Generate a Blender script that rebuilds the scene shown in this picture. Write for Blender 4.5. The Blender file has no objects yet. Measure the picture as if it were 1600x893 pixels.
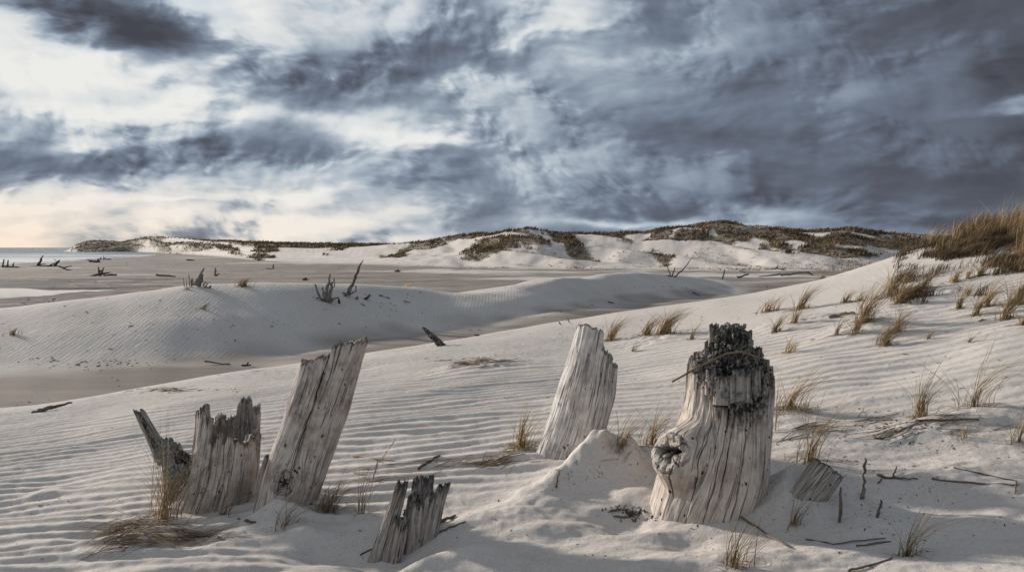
import bpy, math, random
import numpy as np
from mathutils import Vector

random.seed(7)
rng = np.random.default_rng(11)
scene = bpy.context.scene
COL = scene.collection
F = 1244.0                       # focal length in pixels of the 1600 px wide photograph
PITCH = math.atan(60.5 / F)
SEA = -4.5
POND = -4.35

# ------------------------------------------------------------------ helpers
def lin(c):
    return tuple(((x / 255 + 0.055) / 1.055) ** 2.4 if x > 10 else x / 255 / 12.92 for x in c)

def tag(o, label=None, cat=None, group=None, kind=None):
    if label: o['label'] = label
    if cat: o['category'] = cat
    if group: o['group'] = group
    if kind: o['kind'] = kind
    return o

def P(px, py, Y):
    """world point at forward distance Y seen in the direction of a photo pixel"""
    dx = (px - 800) / F; dy = (446.5 - py) / F
    fy = math.cos(PITCH) + dy * math.sin(PITCH)
    fz = -math.sin(PITCH) + dy * math.cos(PITCH)
    k = Y / fy
    return Vector((dx * k, Y, fz * k))

def perlin(x, y, seed=0):
    x = np.asarray(x, float); y = np.asarray(y, float)
    r = np.random.default_rng(seed + 100)
    perm = r.permutation(512)
    ang = r.random(512) * 2 * np.pi
    gx, gy = np.cos(ang), np.sin(ang)
    xi = np.floor(x).astype(np.int64); yi = np.floor(y).astype(np.int64)
    xf = x - xi; yf = y - yi
    def g(ix, iy, fx, fy):
        h = perm[(ix + perm[iy & 511]) & 511]
        return gx[h] * fx + gy[h] * fy
    u = xf * xf * xf * (xf * (xf * 6 - 15) + 10)
    v = yf * yf * yf * (yf * (yf * 6 - 15) + 10)
    a = g(xi, yi, xf, yf); b = g(xi + 1, yi, xf - 1, yf)
    c = g(xi, yi + 1, xf, yf - 1); d = g(xi + 1, yi + 1, xf - 1, yf - 1)
    return ((a + (b - a) * u) + ((c + (d - c) * u) - (a + (b - a) * u)) * v) * 1.5

def fbm(x, y, o=4, seed=0, gain=0.5):
    s = 0; a = 1.0; t = 0
    for k in range(o):
        s = s + a * perlin(x * 2 ** k, y * 2 ** k, seed + k * 7)
        t += a; a *= gain
    return s / t * 1.6

def sm(a, b, x):
    t = np.clip((x - a) / (b - a), 0, 1)
    return t * t * (3 - 2 * t)

def pchip(xk, yk, xq):
    xk = np.asarray(xk, float); yk = np.asarray(yk, float)
    h = np.diff(xk); d = np.diff(yk) / h
    m = np.zeros(len(xk))
    for i in range(1, len(xk) - 1):
        if d[i - 1] * d[i] > 0:
            w1 = 2 * h[i] + h[i - 1]; w2 = h[i] + 2 * h[i - 1]
            m[i] = (w1 + w2) / (w1 / d[i - 1] + w2 / d[i])
    m[0] = d[0]; m[-1] = d[-1]
    q = np.clip(xq, xk[0], xk[-1])
    i = np.clip(np.searchsorted(xk, q, side='right') - 1, 0, len(xk) - 2)
    t = (q - xk[i]) / h[i]
    return ((2*t**3 - 3*t**2 + 1) * yk[i] + (t**3 - 2*t**2 + t) * h[i] * m[i]
            + (-2*t**3 + 3*t**2) * yk[i+1] + (t**3 - t**2) * h[i] * m[i+1])

def mesh_np(name, V, faces, mat=None, parent=None, attrs=None, smooth=True, uvec=None):
    """V (n,3) array, faces (m,4) or (m,3) array"""
    me = bpy.data.meshes.new(name)
    V = np.ascontiguousarray(V, dtype=np.float32); faces = np.ascontiguousarray(faces, dtype=np.int32)
    k = faces.shape[1]
    me.vertices.add(len(V)); me.vertices.foreach_set('co', V.ravel())
    me.loops.add(faces.size); me.loops.foreach_set('vertex_index', faces.ravel())
    me.polygons.add(len(faces))
    me.polygons.foreach_set('loop_start', np.arange(0, faces.size, k, dtype=np.int32))
    me.update(calc_edges=True)
    me.polygons.foreach_set('use_smooth', np.full(len(faces), smooth))
    for n, a in (attrs or {}).items():
        a = np.ascontiguousarray(a, dtype=np.float32)
        if a.ndim == 2:
            at = me.attributes.new(n, 'FLOAT_VECTOR', 'POINT'); at.data.foreach_set('vector', a.ravel())
        else:
            at = me.attributes.new(n, 'FLOAT', 'POINT'); at.data.foreach_set('value', a)
    me.validate()
    if mat: me.materials.append(mat)
    o = bpy.data.objects.new(name, me); COL.objects.link(o)
    if parent: o.parent = parent
    return o

class MB:
    """collects tubes and blades into one mesh"""
    def __init__(s): s.v = []; s.f = []; s.t = []
    def tube(s, pts, rad, sides=6, tint=0.5, rough=0.0, flat=1.0, tip=True):
        n = len(pts); base = len(s.v)
        up = Vector((0.13, 0.21, 1)).normalized()
        for i, p in enumerate(pts):
            p = Vector(p)
            a = Vector(pts[max(i - 1, 0)]); b = Vector(pts[min(i + 1, n - 1)])
            t = (b - a)
            if t.length < 1e-9: t = Vector((0, 0, 1))
            t.normalize()
            e1 = t.cross(up)
            if e1.length < 0.05: e1 = t.cross(Vector((0, 1, 0)))
            e1.normalize(); e2 = t.cross(e1)
            for k in range(sides):
                an = 2 * math.pi * k / sides
                r = rad[i] * (1 + rough * random.uniform(-1, 1))
                q = p + e1 * (math.cos(an) * r) + e2 * (math.sin(an) * r * flat)
                s.v.append(q[:]); s.t.append(tint)
        for i in range(n - 1):
            for k in range(sides):
                a = base + i * sides + k; b = base + i * sides + (k + 1) % sides
                s.f.append((a, b, b + sides)); s.f.append((a, b + sides, a + sides))
        for (r0, flip) in ((base, True), (base + (n - 1) * sides, False)):
            for k in range(1, sides - 1):
                s.f.append((r0, r0 + k + 1, r0 + k) if flip else (r0, r0 + k, r0 + k + 1))
    def build(s, name, mat, parent=None, smooth=True, origin=None):
        V = np.array(s.v, float)
        if origin is not None: V = V - np.array(origin[:])
        o = mesh_np(name, V, np.array(s.f), mat, parent, {'tint': np.array(s.t)}, smooth)
        if origin is not None and parent is None: o.location = origin
        return o

# ------------------------------------------------------------------ terrain
KP = np.array([-800, 0, 400, 800, 1000, 1160, 1300, 1460, 1600, 2400], float)
near = {  # Y : z at the knots KP
    0.6: [-1.75, -1.45, -1.50, -1.55, -1.52, -1.48, -1.46, -1.44, -1.42, -1.35],
    2.6: [-1.80, -1.52, -1.52, -1.55, -1.50, -1.46, -1.43, -1.41, -1.38, -1.25],
    4.0: [-1.90, -1.60, -1.55, -1.50, -1.45, -1.41, -1.38, -1.35, -1.28, -1.05],
    5.2: [-2.00, -1.67, -1.52, -1.38, -1.32, -1.22, -1.15, -1.07, -0.96, -0.62],
    7.0: [-2.20, -1.77, -1.50, -1.28, -1.17, -1.03, -0.90, -0.77, -0.60, -0.15],
    9.5: [-2.50, -2.00, -1.62, -1.27, -1.10, -0.87, -0.66, -0.41, -0.17, 0.35],
    13.0: [-3.0, -2.62, -2.00, -1.37, -1.03, -0.79, -0.46, 0.02, 0.33, 0.9],
}
def tab(px, xs, ys): return pchip(xs, ys, px)

def column_features(px):
    """lists of Y and z arrays over px"""
    Ys, Zs = [], []
    for Y, z in near.items():
        Ys.append(np.full_like(px, Y)); Zs.append(tab(px, KP, z))
    iY = tab(px, [-800, 0, 400, 600, 800, 1000, 1100, 1160, 1300, 2400], [22, 22.5, 25.5, 31, 38, 52, 59, 62, 66, 66])
    kY = tab(px, [-800, 0, 200, 400, 600, 700, 800, 900, 1000, 1100, 1150, 1300, 2400], [30, 30, 31.5, 34, 39, 42.5, 46, 53, 61, 67, 70, 76, 76])
    hY = 13 + 0.32 * (iY - 13)
    Ys.append(hY); Zs.append(tab(px, [-800, 0, 1100, 1600, 2400], [-3.35, -3.30, -3.35, -3.35, -3.3]))
    Ys.append(iY); Zs.append(np.full_like(px, -3.52))
    kpy = tab(px, [-800, 0, 100, 200, 280, 340, 400, 560, 640, 700, 760, 830, 920, 1000, 1080, 1130, 1165, 1300, 2400],
              [500, 484, 471, 458, 448, 443.5, 440.5, 443, 449, 455, 451.5, 441, 432, 425, 431, 441, 446, 440, 440])
    kz = -(kpy - 386) / F * kY
    Ys.append(iY + 0.5 * (kY - iY)); Zs.append(-3.52 + 0.56 * (kz + 3.52))
    Ys.append(kY); Zs.append(kz)
    Ys.append(kY * 1.28); Zs.append(tab(px, [-800, 0, 300, 700, 1100, 2400], [-4.28, -4.27, -4.15, -3.95, -3.75, -3.7]))
    mY = kY * 1.28 * 1.4
    Ys.append(mY); Zs.append(tab(px, [-800, 0, 300, 700, 1100, 2400], [-4.22, -4.22, -4.15, -4.0, -3.8, -3.7]))
    oY = tab(px, [-800, 105, 200, 260, 330, 420, 500, 600, 700, 820, 1000, 1110, 1300, 1460, 2400],
             [780, 780, 780, 600, 400, 255, 222, 190, 168, 152, 150, 148, 140, 146, 146])
    nY = tab(px, [-800, 0, 90, 160, 200, 235, 300, 420, 600, 800, 1100, 2400], [228, 223, 250, 330, 350, 380, 300, 190, 150, 130, 128, 125])
    Ys.append(nY); Zs.append(tab(px, [-800, 200, 235, 300, 420, 2400], [-4.5, -4.5, -4.46, -4.35, -4.1, -3.75]))
    Ys.append(nY + 0.5 * (oY - nY)); Zs.append(tab(px, [-800, 0, 190, 225, 260, 330, 600, 2400], [-6, -6, -5.6, -4.7, -4.42, -4.3, -4.0, -3.8]))
    oz = tab(px, [-800, 90, 108, 260, 330, 420, 600, 700, 2400], [-6.5, -6.3, -4.6, -4.4, -4.3, -4.2, -4.0, -3.8, -3.75])
    Ys.append(oY); Zs.append(oz)
    qY = tab(px, [-800, 105, 200, 260, 330, 420, 500, 600, 700, 760, 820, 1000, 1110, 1300, 1460, 2400],
             [900, 900, 900, 790, 570, 390, 340, 285, 240, 216, 204, 204, 200, 188, 188, 188])
    qpy = tab(px, [-800, 85, 105, 118, 130, 150, 190, 230, 330, 420, 500, 560, 600, 650, 700, 760, 820, 880, 940, 1000, 1060, 1110, 1180, 1260, 1320, 1400, 1460, 1600, 2400],
              [395, 394, 391.5, 384, 379, 375.5, 378, 373.5, 374.5, 378, 380, 381, 380.5, 380, 373, 365, 361, 365, 364.5, 363.5, 353, 348, 354, 361, 359, 367, 372, 376, 376])
    qz = -(qpy - 386) / F * qY
    Ys.append(oY + 0.5 * (qY - oY)); Zs.append(oz + 0.45 * (qz - oz))
    Ys.append(qY); Zs.append(qz)
    Ys.append(qY * 1.2); Zs.append(qz - 0.006 * qY)
    Ys.append(np.full_like(px, 4200)); Zs.append(np.where(px < 100, -9.0, -8.0))
    return np.array(Ys), np.array(Zs), dict(g=13, h=hY, i=iY, k=kY, n=nY, o=oY, q=qY, m=mY)

GPX = np.arange(-800, 2401, 4.0)
GLY = np.arange(math.log(0.6), math.log(4200), 0.006)
_Ys, _Zs, FT = column_features(GPX)
GRID = np.zeros((len(GPX), len(GLY)))
for i in range(len(GPX)):
    GRID[i] = pchip(np.log(_Ys[:, i]), _Zs[:, i], GLY)
# soften the kinks of the profile a little along Y
for _ in range(3):
    GRID[:, 1:-1] = 0.25 * GRID[:, :-2] + 0.5 * GRID[:, 1:-1] + 0.25 * GRID[:, 2:]
    GRID[1:-1] = 0.25 * GRID[:-2] + 0.5 * GRID[1:-1] + 0.25 * GRID[2:]

def base_h(X, Y):
    px = np.clip(800 + F * X / Y, GPX[0], GPX[-1] - 0.01)
    ly = np.clip(np.log(Y), GLY[0], GLY[-1] - 1e-4)
    a = (px - GPX[0]) / 4.0; b = (ly - GLY[0]) / 0.006
    i = np.clip(a.astype(int), 0, len(GPX) - 2); j = np.clip(b.astype(int), 0, len(GLY) - 2)
    fa = a - i; fb = b - j
    return (GRID[i, j] * (1 - fa) * (1 - fb) + GRID[i + 1, j] * fa * (1 - fb)
            + GRID[i, j + 1] * (1 - fa) * fb + GRID[i + 1, j + 1] * fa * fb)

def feat(name, px): return np.interp(px, GPX, FT[name])

# mounds, hollows and drifts round the stumps: (px, py of the centre on the plain ground), height m, half sizes m, turn deg
MOUNDS = [
    (940, 742, 0.215, 0.21, 0.15, 0), (880, 760, 0.11, 0.28, 0.11, 38), (1000, 738, 0.05, 0.15, 0.1, 0), (985, 742, 0.05, 0.12, 0.14, 0), (1003, 775, 0.03, 0.16, 0.12, 0),
    (975, 812, -0.085, 0.17, 0.12, 0), (1245, 785, 0.20, 0.22, 0.18, 0), (1420, 775, 0.06, 0.40, 0.14, 0), (1075, 842, -0.05, 0.22, 0.10, 10),
    (780, 815, 0.07, 0.42, 0.14, 18), (690, 880, 0.05, 0.34, 0.07, 14), (860, 830, 0.03, 0.3, 0.07, 14),
    (540, 855, -0.10, 0.25, 0.14, -5), (600, 880, -0.06, 0.13, 0.10, 0), (632, 862, -0.065, 0.16, 0.13, 20), (690, 800, -0.02, 0.15, 0.16, 0), (620, 838, -0.04, 0.13, 0.13, 0),
    (450, 800, 0.12, 0.18, 0.20, 0), (480, 835, 0.05, 0.14, 0.10, 0), (300, 838, -0.05, 0.16, 0.12, 0), (200, 850, 0.05, 0.25, 0.12, 10),
    (345, 885, 0.02, 0.35, 0.10, 5),
    (75, 770, 0.035, 0.13, 0.10, 0), (1400, 820, 0.03, 0.5, 0.12, -8), (1300, 790, -0.03, 0.35, 0.1, -5),
    (1500, 740, 0.04, 0.5, 0.16, 5), (1250, 870, 0.03, 0.6, 0.1, 6), (1060, 880, 0.025, 0.5, 0.1, 12),
    (1440, 670, 0.04, 0.25, 0.2, 0), (1530, 655, 0.05, 0.3, 0.22, 0), (1225, 655, 0.03, 0.2, 0.2, 0),
    (1360, 515, 0.08, 0.5, 0.3, 0), (1395, 485, 0.08, 0.6, 0.4, 0), (1030, 535, 0.08, 0.5, 0.35, 0), (1245, 505, 0.07, 0.4, 0.35, 0),
    (815, 718, 0.03, 0.18, 0.12, 0), (760, 575, 0.07, 0.5, 0.3, 0),
    (662, 676, -0.03, 0.09, 0.05, 0), (570, 576, -0.035, 0.12, 0.09, 0), (835, 640, -0.015, 0.14, 0.07, 0), (905, 650, -0.012, 0.12, 0.06, 0),
    (700, 655, -0.012, 0.1, 0.06, 0),
]
def hit0(px, py, fn, y0=2.0, y1=900):
    """first point along the view line of a pixel that lies on the ground"""
    Yt = np.exp(np.linspace(math.log(y0), math.log(y1), 3000))
    d = P(px, py, 1.0)
    z = fn(d.x * Yt, Yt)
    below = d.z * Yt < z
    i = int(np.argmax(below)) if below.any() else len(Yt) - 1
    a, b = Yt[max(i - 1, 0)], Yt[i]
    for _ in range(14):
        m = 0.5 * (a + b)
        if d.z * m < fn(np.array([d.x * m]), np.array([m]))[0]: b = m
        else: a = m
    return Vector((d.x * b, b, d.z * b))

MW = []
for (mx, my, h, sx, sy, an) in MOUNDS:
    c = hit0(mx, my, base_h)
    MW.append((c.x, c.y, h, sx, sy, math.radians(an)))

def shape_h(X, Y):
    """ground without ripples"""
    X = np.asarray(X, float); Y = np.asarray(Y, float)
    z = base_h(X, Y)
    for (cx, cy, h, sx, sy, an) in MW:
        m = (np.abs(X - cx) < 4 * max(sx, sy)) & (np.abs(Y - cy) < 4 * max(sx, sy))
        if m.any():
            dx = X[m] - cx; dy = Y[m] - cy
            a = (dx * math.cos(an) + dy * math.sin(an)) / sx; b = (-dx * math.sin(an) + dy * math.cos(an)) / sy
            z[m] += h * np.exp(-(a * a + b * b + .01) ** 1.0) * (1 + .22 * fbm(X[m] * 5, Y[m] * 5, 3, 15))
    # swells of the near dune, larger ones farther off
    wn = sm(3.0, 8.0, Y) * (1 - sm(150, 400, Y))
    z += wn * 0.0042 * (np.minimum(Y, 40) - 6 * sm(16, 9, Y)) * fbm(X / (0.9 + 0.16 * np.minimum(Y, 40)), Y / (0.6 + 0.10 * np.minimum(Y, 40)), 3, 3)
    wf = 1 - sm(6, 11, Y)
    z += wf * (0.026 * fbm(X * 1.0 + 4, Y * 1.7, 2, 21) + (0.004 + 0.008 * sm(5.2, 4.2, Y)) * fbm(X * 3.1, Y * 6.2, 3, 33))
    z += 0.0035 * (1 - sm(5, 8, Y)) * np.abs(perlin(X * 9, Y * 14, 35))
    px = 800 + F * X / Y
    # little slip faces on the middle dune
    kk = feat('k', px)
    r = Y / kk
    z += 0.28 * sm(0.72, 0.86, r) * (1 - sm(0.95, 1.0, r)) * sm(640, 760, px) * (1 - sm(860, 960, px)) * (0.6 + 0.4 * np.sin(px / 45))
    # the far dunes: gullies, spurs and blow-outs
    o_, q_ = feat('o', px), feat('q', px)
    s = (Y - o_) / (q_ - o_)
    m = sm(-0.15, 0.35, s) * (1 - 0.75 * sm(0.95, 1.3, s)) * sm(108, 140, px)
    sc = np.where(Y > 90, q_ / 215.0, 1.0)
    Yl = Y - o_
    wx = X + 5 * sc * fbm(X / (18 * sc), Y / (18 * sc), 2, 5)
    k1 = sm(700, 860, px)
    def spur(q, w, sd):
        l = 1 - np.sqrt(perlin((wx - q * Yl) / (w * sc), (Yl + .3 * wx) / (3.2 * w * sc), sd) ** 2 + .004) * 2.2
        r = 1 - np.sqrt(perlin((wx + q * Yl) / (w * sc), (Yl - .3 * wx) / (3.2 * w * sc), sd + 50) ** 2 + .004) * 2.2
        return l * (1 - k1) + r * k1
    m = m * (1 - .6 * sm(640, 560, px) * sm(280, 360, px))
    z += m * sc * (2.0 * (spur(1.1, 26, 8) - 0.5) * (1 - 0.5 * sm(0.75, 1.0, s)) + 0.30 * (spur(.8, 8.5, 9) - 0.5) + 0.45 * fbm(X / (11 * sc), Y / (14 * sc), 3, 12) + 0.05 * fbm(X / (2.2 * sc), Y / (3 * sc), 3, 13))
    # pond basin
    pf = 386 - F * POND / Y
    top = 449.5 + 1.2 * sm(0, 180, px); bot = 468 - 14.5 * np.clip(px, -400, 178) / 178
    ins = sm(0, 1.2, pf - top) * sm(0, 1.6, bot - pf) * (1 - sm(172, 182, px + 3 * np.sin(pf)))
    near_pond = (Y > 52) & (Y < 110) & (px < 300)
    floor = np.maximum(z, POND + 0.03)
    z = np.where(near_pond, floor * (1 - ins) + ins * (POND - 0.25), z)
    return z

def ripple(X, Y):
    """phase and amplitude mask of the wind ripples"""
    px = 800 + F * X / Y
    w = fbm(X / 2.6, Y / 2.2, 3, 40)
    w2 = perlin(X / 0.45, Y / 0.35, 44)
    ph = (Y - 0.07 * X + 0.10 * w + 0.010 * w2 + 0.10 * np.sin(X * 0.5)) / 0.138 * 2 * np.pi
    amp = 1 - sm(11.5, 14.5, Y)
    amp = amp * sm(4.0, 5.3, Y + 0.5 * fbm(X / 0.8, Y / 0.5, 2, 50) + 1.4 * sm(1.0, -1.0, X + 0.6))
    amp = amp * (1 - 0.55 * sm(0.3, 1.6, X - (Y - 6) * 0.12))
    amp = amp * (0.55 + 0.45 * sm(-0.4, 0.3, fbm(X / 2.2, Y / 1.6, 2, 55)))
    for (cx, cy, h, sx, sy, an) in MW[:16]:
        amp = amp * (1 - 0.9 * np.exp(-((X - cx) ** 2 / (1.7 * sx) ** 2 + (Y - cy) ** 2 / (1.7 * sy) ** 2)))
    return ph, amp

def rip_shape(ph):
    t = (ph / (2 * np.pi)) % 1.0
    return np.where(t < 0.34, sm(0, 0.34, t), 1 - sm(0.34, 1.0, t)) - 0.5

def ground_h(X, Y):
    z = shape_h(X, Y)
    ph, am = ripple(np.asarray(X, float), np.asarray(Y, float))
    return z + 0.022 * am * rip_shape(ph)

LK = {}
def gz(x, y):
    px = 800 + F * x / y; l = math.log(max(y, .61))
    i = int(np.searchsorted(LK['px'], px)) - 1; j = int(np.searchsorted(LK['ly'], l)) - 1
    i = min(max(i, 0), len(LK['px']) - 2); j = min(max(j, 0), len(LK['ly']) - 2)
    fa = (px - LK['px'][i]) / (LK['px'][i + 1] - LK['px'][i]); fb = (l - LK['ly'][j]) / (LK['ly'][j + 1] - LK['ly'][j])
    Z = LK['Z']
    return float((Z[j, i] * (1 - fa) + Z[j, i + 1] * fa) * (1 - fb) + (Z[j + 1, i] * (1 - fa) + Z[j + 1, i + 1] * fa) * fb)
def hit(px, py, y0=2.0, y1=900):
    d = P(px, py, 1.0); q = 800 + F * d.x
    i = min(max(int(np.searchsorted(LK['px'], q)) - 1, 0), len(LK['px']) - 2)
    fa = (q - LK['px'][i]) / (LK['px'][i + 1] - LK['px'][i])
    z = LK['Z'][:, i] * (1 - fa) + LK['Z'][:, i + 1] * fa
    dz = d.z * LK['Y'] - z
    ok = (LK['Y'] > y0) & (dz < 0)
    j = int(np.argmax(ok)) if ok.any() else len(z) - 1
    t = dz[j - 1] / (dz[j - 1] - dz[j] + 1e-9) if dz[j - 1] > 0 else 1.0
    Y = LK['Y'][j - 1] + (LK['Y'][j] - LK['Y'][j - 1]) * t
    return Vector((d.x * Y, Y, d.z * Y))

VEG = [(165, 385, 50, 9, 0), (300, 382, 60, 8, 0), (255, 384, 25, 8, 20), (350, 386, 30, 7, 20), (415, 389, 26, 14, -25), (470, 381, 40, 6, 0), (530, 386, 22, 6, -15), (645, 388, 50, 9, -22), (620, 396, 22, 6, -30),
       (670, 378, 28, 7, -10), (770, 383, 58, 16, -18), (830, 372, 40, 13, 15), (880, 374, 30, 12, 20), (905, 392, 38, 9, 25), (975, 371, 18, 7, 15), (1030, 362, 30, 7, -20), (1085, 358, 45, 11, -10), (1140, 358, 45, 13, 10),
       (1200, 366, 42, 13, 25), (1260, 372, 60, 15, 15), (1330, 372, 70, 15, 5), (1420, 380, 60, 13, 5), (1035, 400, 24, 9, 20), (1195, 385, 16, 6, 30), (1300, 392, 60, 10, 10), (1225, 395, 30, 6, 20)]
def veg_mask(X, Y):
    """where dead grass and litter cover the sand"""
    px = 800 + F * X / Y
    o_, q_ = feat('o', px), feat('q', px)
    s = (Y - o_) / (q_ - o_); sc = np.where(Y > 90, q_ / 215.0, 1.0)
    k1 = sm(700, 860, px); Yl = Y - o_
    n = fbm((X - .9 * Yl) / (8 * sc), (Yl + .4 * X) / (26 * sc), 4, 70) * (1 - k1) + fbm((X + .9 * Yl) / (8 * sc), (Yl - .4 * X) / (26 * sc), 4, 71) * k1
    n2 = fbm(X / (2.2 * sc), Y / (5 * sc), 3, 75)
    pyv = 386 - F * base_h(X, Y) / Y
    e = np.full_like(px, -0.75)
    for (cx, cy, rx, ry, an) in VEG:
        t = math.radians(an); dx = px - cx; dy = pyv - cy
        p = (dx * math.cos(t) + dy * math.sin(t)) / rx; q = (-dx * math.sin(t) + dy * math.cos(t)) / ry
        e = np.maximum(e, 1.15 * np.exp(-(p * p + q * q) * .8) - 0.75)
    e = np.maximum(e, tab(s + .14 * sm(620, 500, px), [-0.2, 0.8, 0.93, 1.0, 1.3, 3], [-.75, -.75, -.1, .35, .45, .45]))
    e = e + .55 * sm(240, 200, px)
    a = sm(0.0, 0.16, 0.5 * n + 0.16 * n2 + e + .13) * sm(-0.2, 0.0, s)
    a *= sm(108, 130, px)
    # crest on the right of the near dune
    b = sm(0.0, 0.2, fbm(X / 1.1, Y / 1.5, 3, 90) + 1.4 * sm(1455, 1640, px + (Y - 11) * 28) - 0.85) * sm(8.2, 10.0, Y) * (1 - sm(20, 26, Y))
    return np.clip(np.maximum(a * (Y > 100), b), 0, 1)

def build_ground():
    px = np.concatenate([np.linspace(-2600, -130, 45)[:-1], np.arange(-130, 1731, 1.75), np.linspace(1740, 4200, 45)[1:]])
    ly = np.concatenate([np.arange(math.log(0.6), math.log(2.6), 0.012), np.arange(math.log(2.6), math.log(13.5), 0.00255),
                         np.arange(math.log(13.5), math.log(230), 0.0062), np.arange(math.log(230), math.log(1100), 0.011),
                         np.linspace(math.log(1100), math.log(4200), 12)])
    A, B = np.meshgrid(px, ly, indexing='xy')
    Y = np.exp(B); X = (A - 800) / F * Y
    shp = X.shape; X = X.ravel(); Y = Y.ravel(); pxv = A.ravel()
    Z = shape_h(X, Y)
    LK.update(px=px, ly=ly, Y=np.exp(ly), Z=Z.reshape(shp).copy())
    ph, am = ripple(X, Y)
    Z = Z + 0.022 * am * rip_shape(ph)
    # wet, brown ground: valley floor, beach flat
    h_, i_, k_, m_, n_, o_ = (feat(q, pxv) for q in 'hikmno')
    g1 = sm(-0.5, 0.6, (Y - 13) / (h_ - 13)) * (1 - sm(0.88, 1.12, Y / i_ + 0.08 * fbm(X / 4, Y / 3, 2, 60)))
    g1 = g1 * sm(-3.0, -3.22, Z)
    g1b = sm(-2.55, -2.75, Z) * (Y < 16) * sm(400, 0, pxv) * 0
    st = fbm(X / 26 / (1 + Y / 150), Y / 7 / (1 + Y / 150), 4, 61)
    g2 = sm(1.05, 1.25, Y / k_) * (1 - sm(0.9, 1.0, Y / o_)) * sm(-0.35, 0.15, st + 0.25 + 0.35 * sm(450, 250, pxv) * sm(150, 90, Y) - 0.45 * sm(500, 700, pxv) * sm(100, 130, Y))
    lowl = sm(-4.45, -4.25, Z)
    g3 = (Y > 50) * (1 - lowl)
    # flat right of the middle dune
    g4 = sm(1130, 1190, pxv) * sm(50, 60, Y) * (1 - sm(78, 92, Y + 3 * st))
    wet = np.clip(np.maximum.reduce([g1, g1b, g2 * 0.95, g3 * (Y < 700), g4]), 0, 1)
    pond = (Y > 50) & (Y < 108) & (pxv < 330)
    wet = np.where(pond & (Z < POND + 0.16), 1.2, wet)
    veg = veg_mask(X, Y)
    dist = np.clip(np.log(Y / 8) / math.log(100), 0, 1)
    n0, n1 = shp
    idx = np.arange(n0 * n1).reshape(n0, n1)
    fc = np.stack([idx[:-1, :-1], idx[:-1, 1:], idx[1:, 1:], idx[1:, :-1]], -1).reshape(-1, 4)
    mid = sm(0.9, 1.1, Y / i_) * (1 - sm(0.97, 1.05, Y / k_)) * (pxv < 1200)
    o = mesh_np('sand_ground', np.stack([X, Y, Z], -1), fc, M['sand'], None, {'wet': wet, 'veg': veg, 'mid': mid})
    tag(o, None, None, None, 'structure')
    return o
# ------------------------------------------------------------------ materials
M = {}
def new_mat(name):
    m = bpy.data.materials.new(name); m.use_nodes = True
    nt = m.node_tree; nt.nodes.clear()
    out = nt.nodes.new('ShaderNodeOutputMaterial'); b = nt.nodes.new('ShaderNodeBsdfPrincipled')
    nt.links.new(b.outputs[0], out.inputs[0])
    return m, nt, b
class NT:
    def __init__(s, nt): s.nt = nt
    def n(s, t, **k):
        x = s.nt.nodes.new(t)
        for a, v in k.items(): setattr(x, a, v)
        return x
    def put(s, sock, v):
        if hasattr(v, 'is_linked') or isinstance(v, bpy.types.NodeSocket): s.nt.links.new(v, sock)
        else:
            try: sock.default_value = v
            except Exception: sock.default_value = (*v, 1.0)
    def math(s, op, a, b=0.0, c=None, clamp=False):
        x = s.n('ShaderNodeMath', operation=op, use_clamp=clamp)
        s.put(x.inputs[0], a); s.put(x.inputs[1], b)
        if c is not None: s.put(x.inputs[2], c)
        return x.outputs[0]
    def vmath(s, op, a, b=(0, 0, 0)):
        x = s.n('ShaderNodeVectorMath', operation=op); s.put(x.inputs[0], a); s.put(x.inputs[1], b)
        return x.outputs['Value'] if op in ('DOT_PRODUCT', 'LENGTH') else x.outputs[0]
    def attr(s, name, vec=False):
        x = s.n('ShaderNodeAttribute', attribute_name=name); return x.outputs['Vector' if vec else 'Fac']
    def noise(s, vec, scale, detail=3, rough=0.5, dist=0.0):
        x = s.n('ShaderNodeTexNoise'); s.put(x.inputs['Vector'], vec); x.inputs['Scale'].default_value = scale
        x.inputs['Detail'].default_value = detail; x.inputs['Roughness'].default_value = rough; x.inputs['Distortion'].default_value = dist
        return x.outputs['Fac']
    def voro(s, vec, scale, feature='F1', out='Distance'):
        x = s.n('ShaderNodeTexVoronoi', feature=feature); s.put(x.inputs['Vector'], vec); x.inputs['Scale'].default_value = scale
        return x.outputs[out]
    def ramp(s, f, stops):
        x = s.n('ShaderNodeValToRGB'); s.put(x.inputs[0], f)
        e = x.color_ramp.elements
        while len(e) < len(stops): e.new(0.5)
        for q, (p, c) in zip(e, stops):
            q.position = p; q.color = (*c, 1) if not isinstance(c, (int, float)) else (c, c, c, 1)
        return x.outputs[0]
    def mix(s, f, a, b, mode='MIX'):
        x = s.n('ShaderNodeMix', data_type='RGBA', blend_type=mode)
        s.put(x.inputs['Factor'], f); s.put(x.inputs[6], a); s.put(x.inputs[7], b)
        return x.outputs[2]
    def remap(s, f, a, b, c=0.0, d=1.0):
        x = s.n('ShaderNodeMapRange'); s.put(x.inputs[0], f)
        for i, v in enumerate((a, b, c, d)): x.inputs[i + 1].default_value = v
        return x.outputs[0]
    def bump(s, h, strength=0.5, dist=0.01, normal=None):
        x = s.n('ShaderNodeBump'); s.put(x.inputs['Height'], h); s.put(x.inputs['Strength'], strength); x.inputs['Distance'].default_value = dist
        if normal is not None: s.put(x.inputs['Normal'], normal)
        return x.outputs[0]

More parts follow.
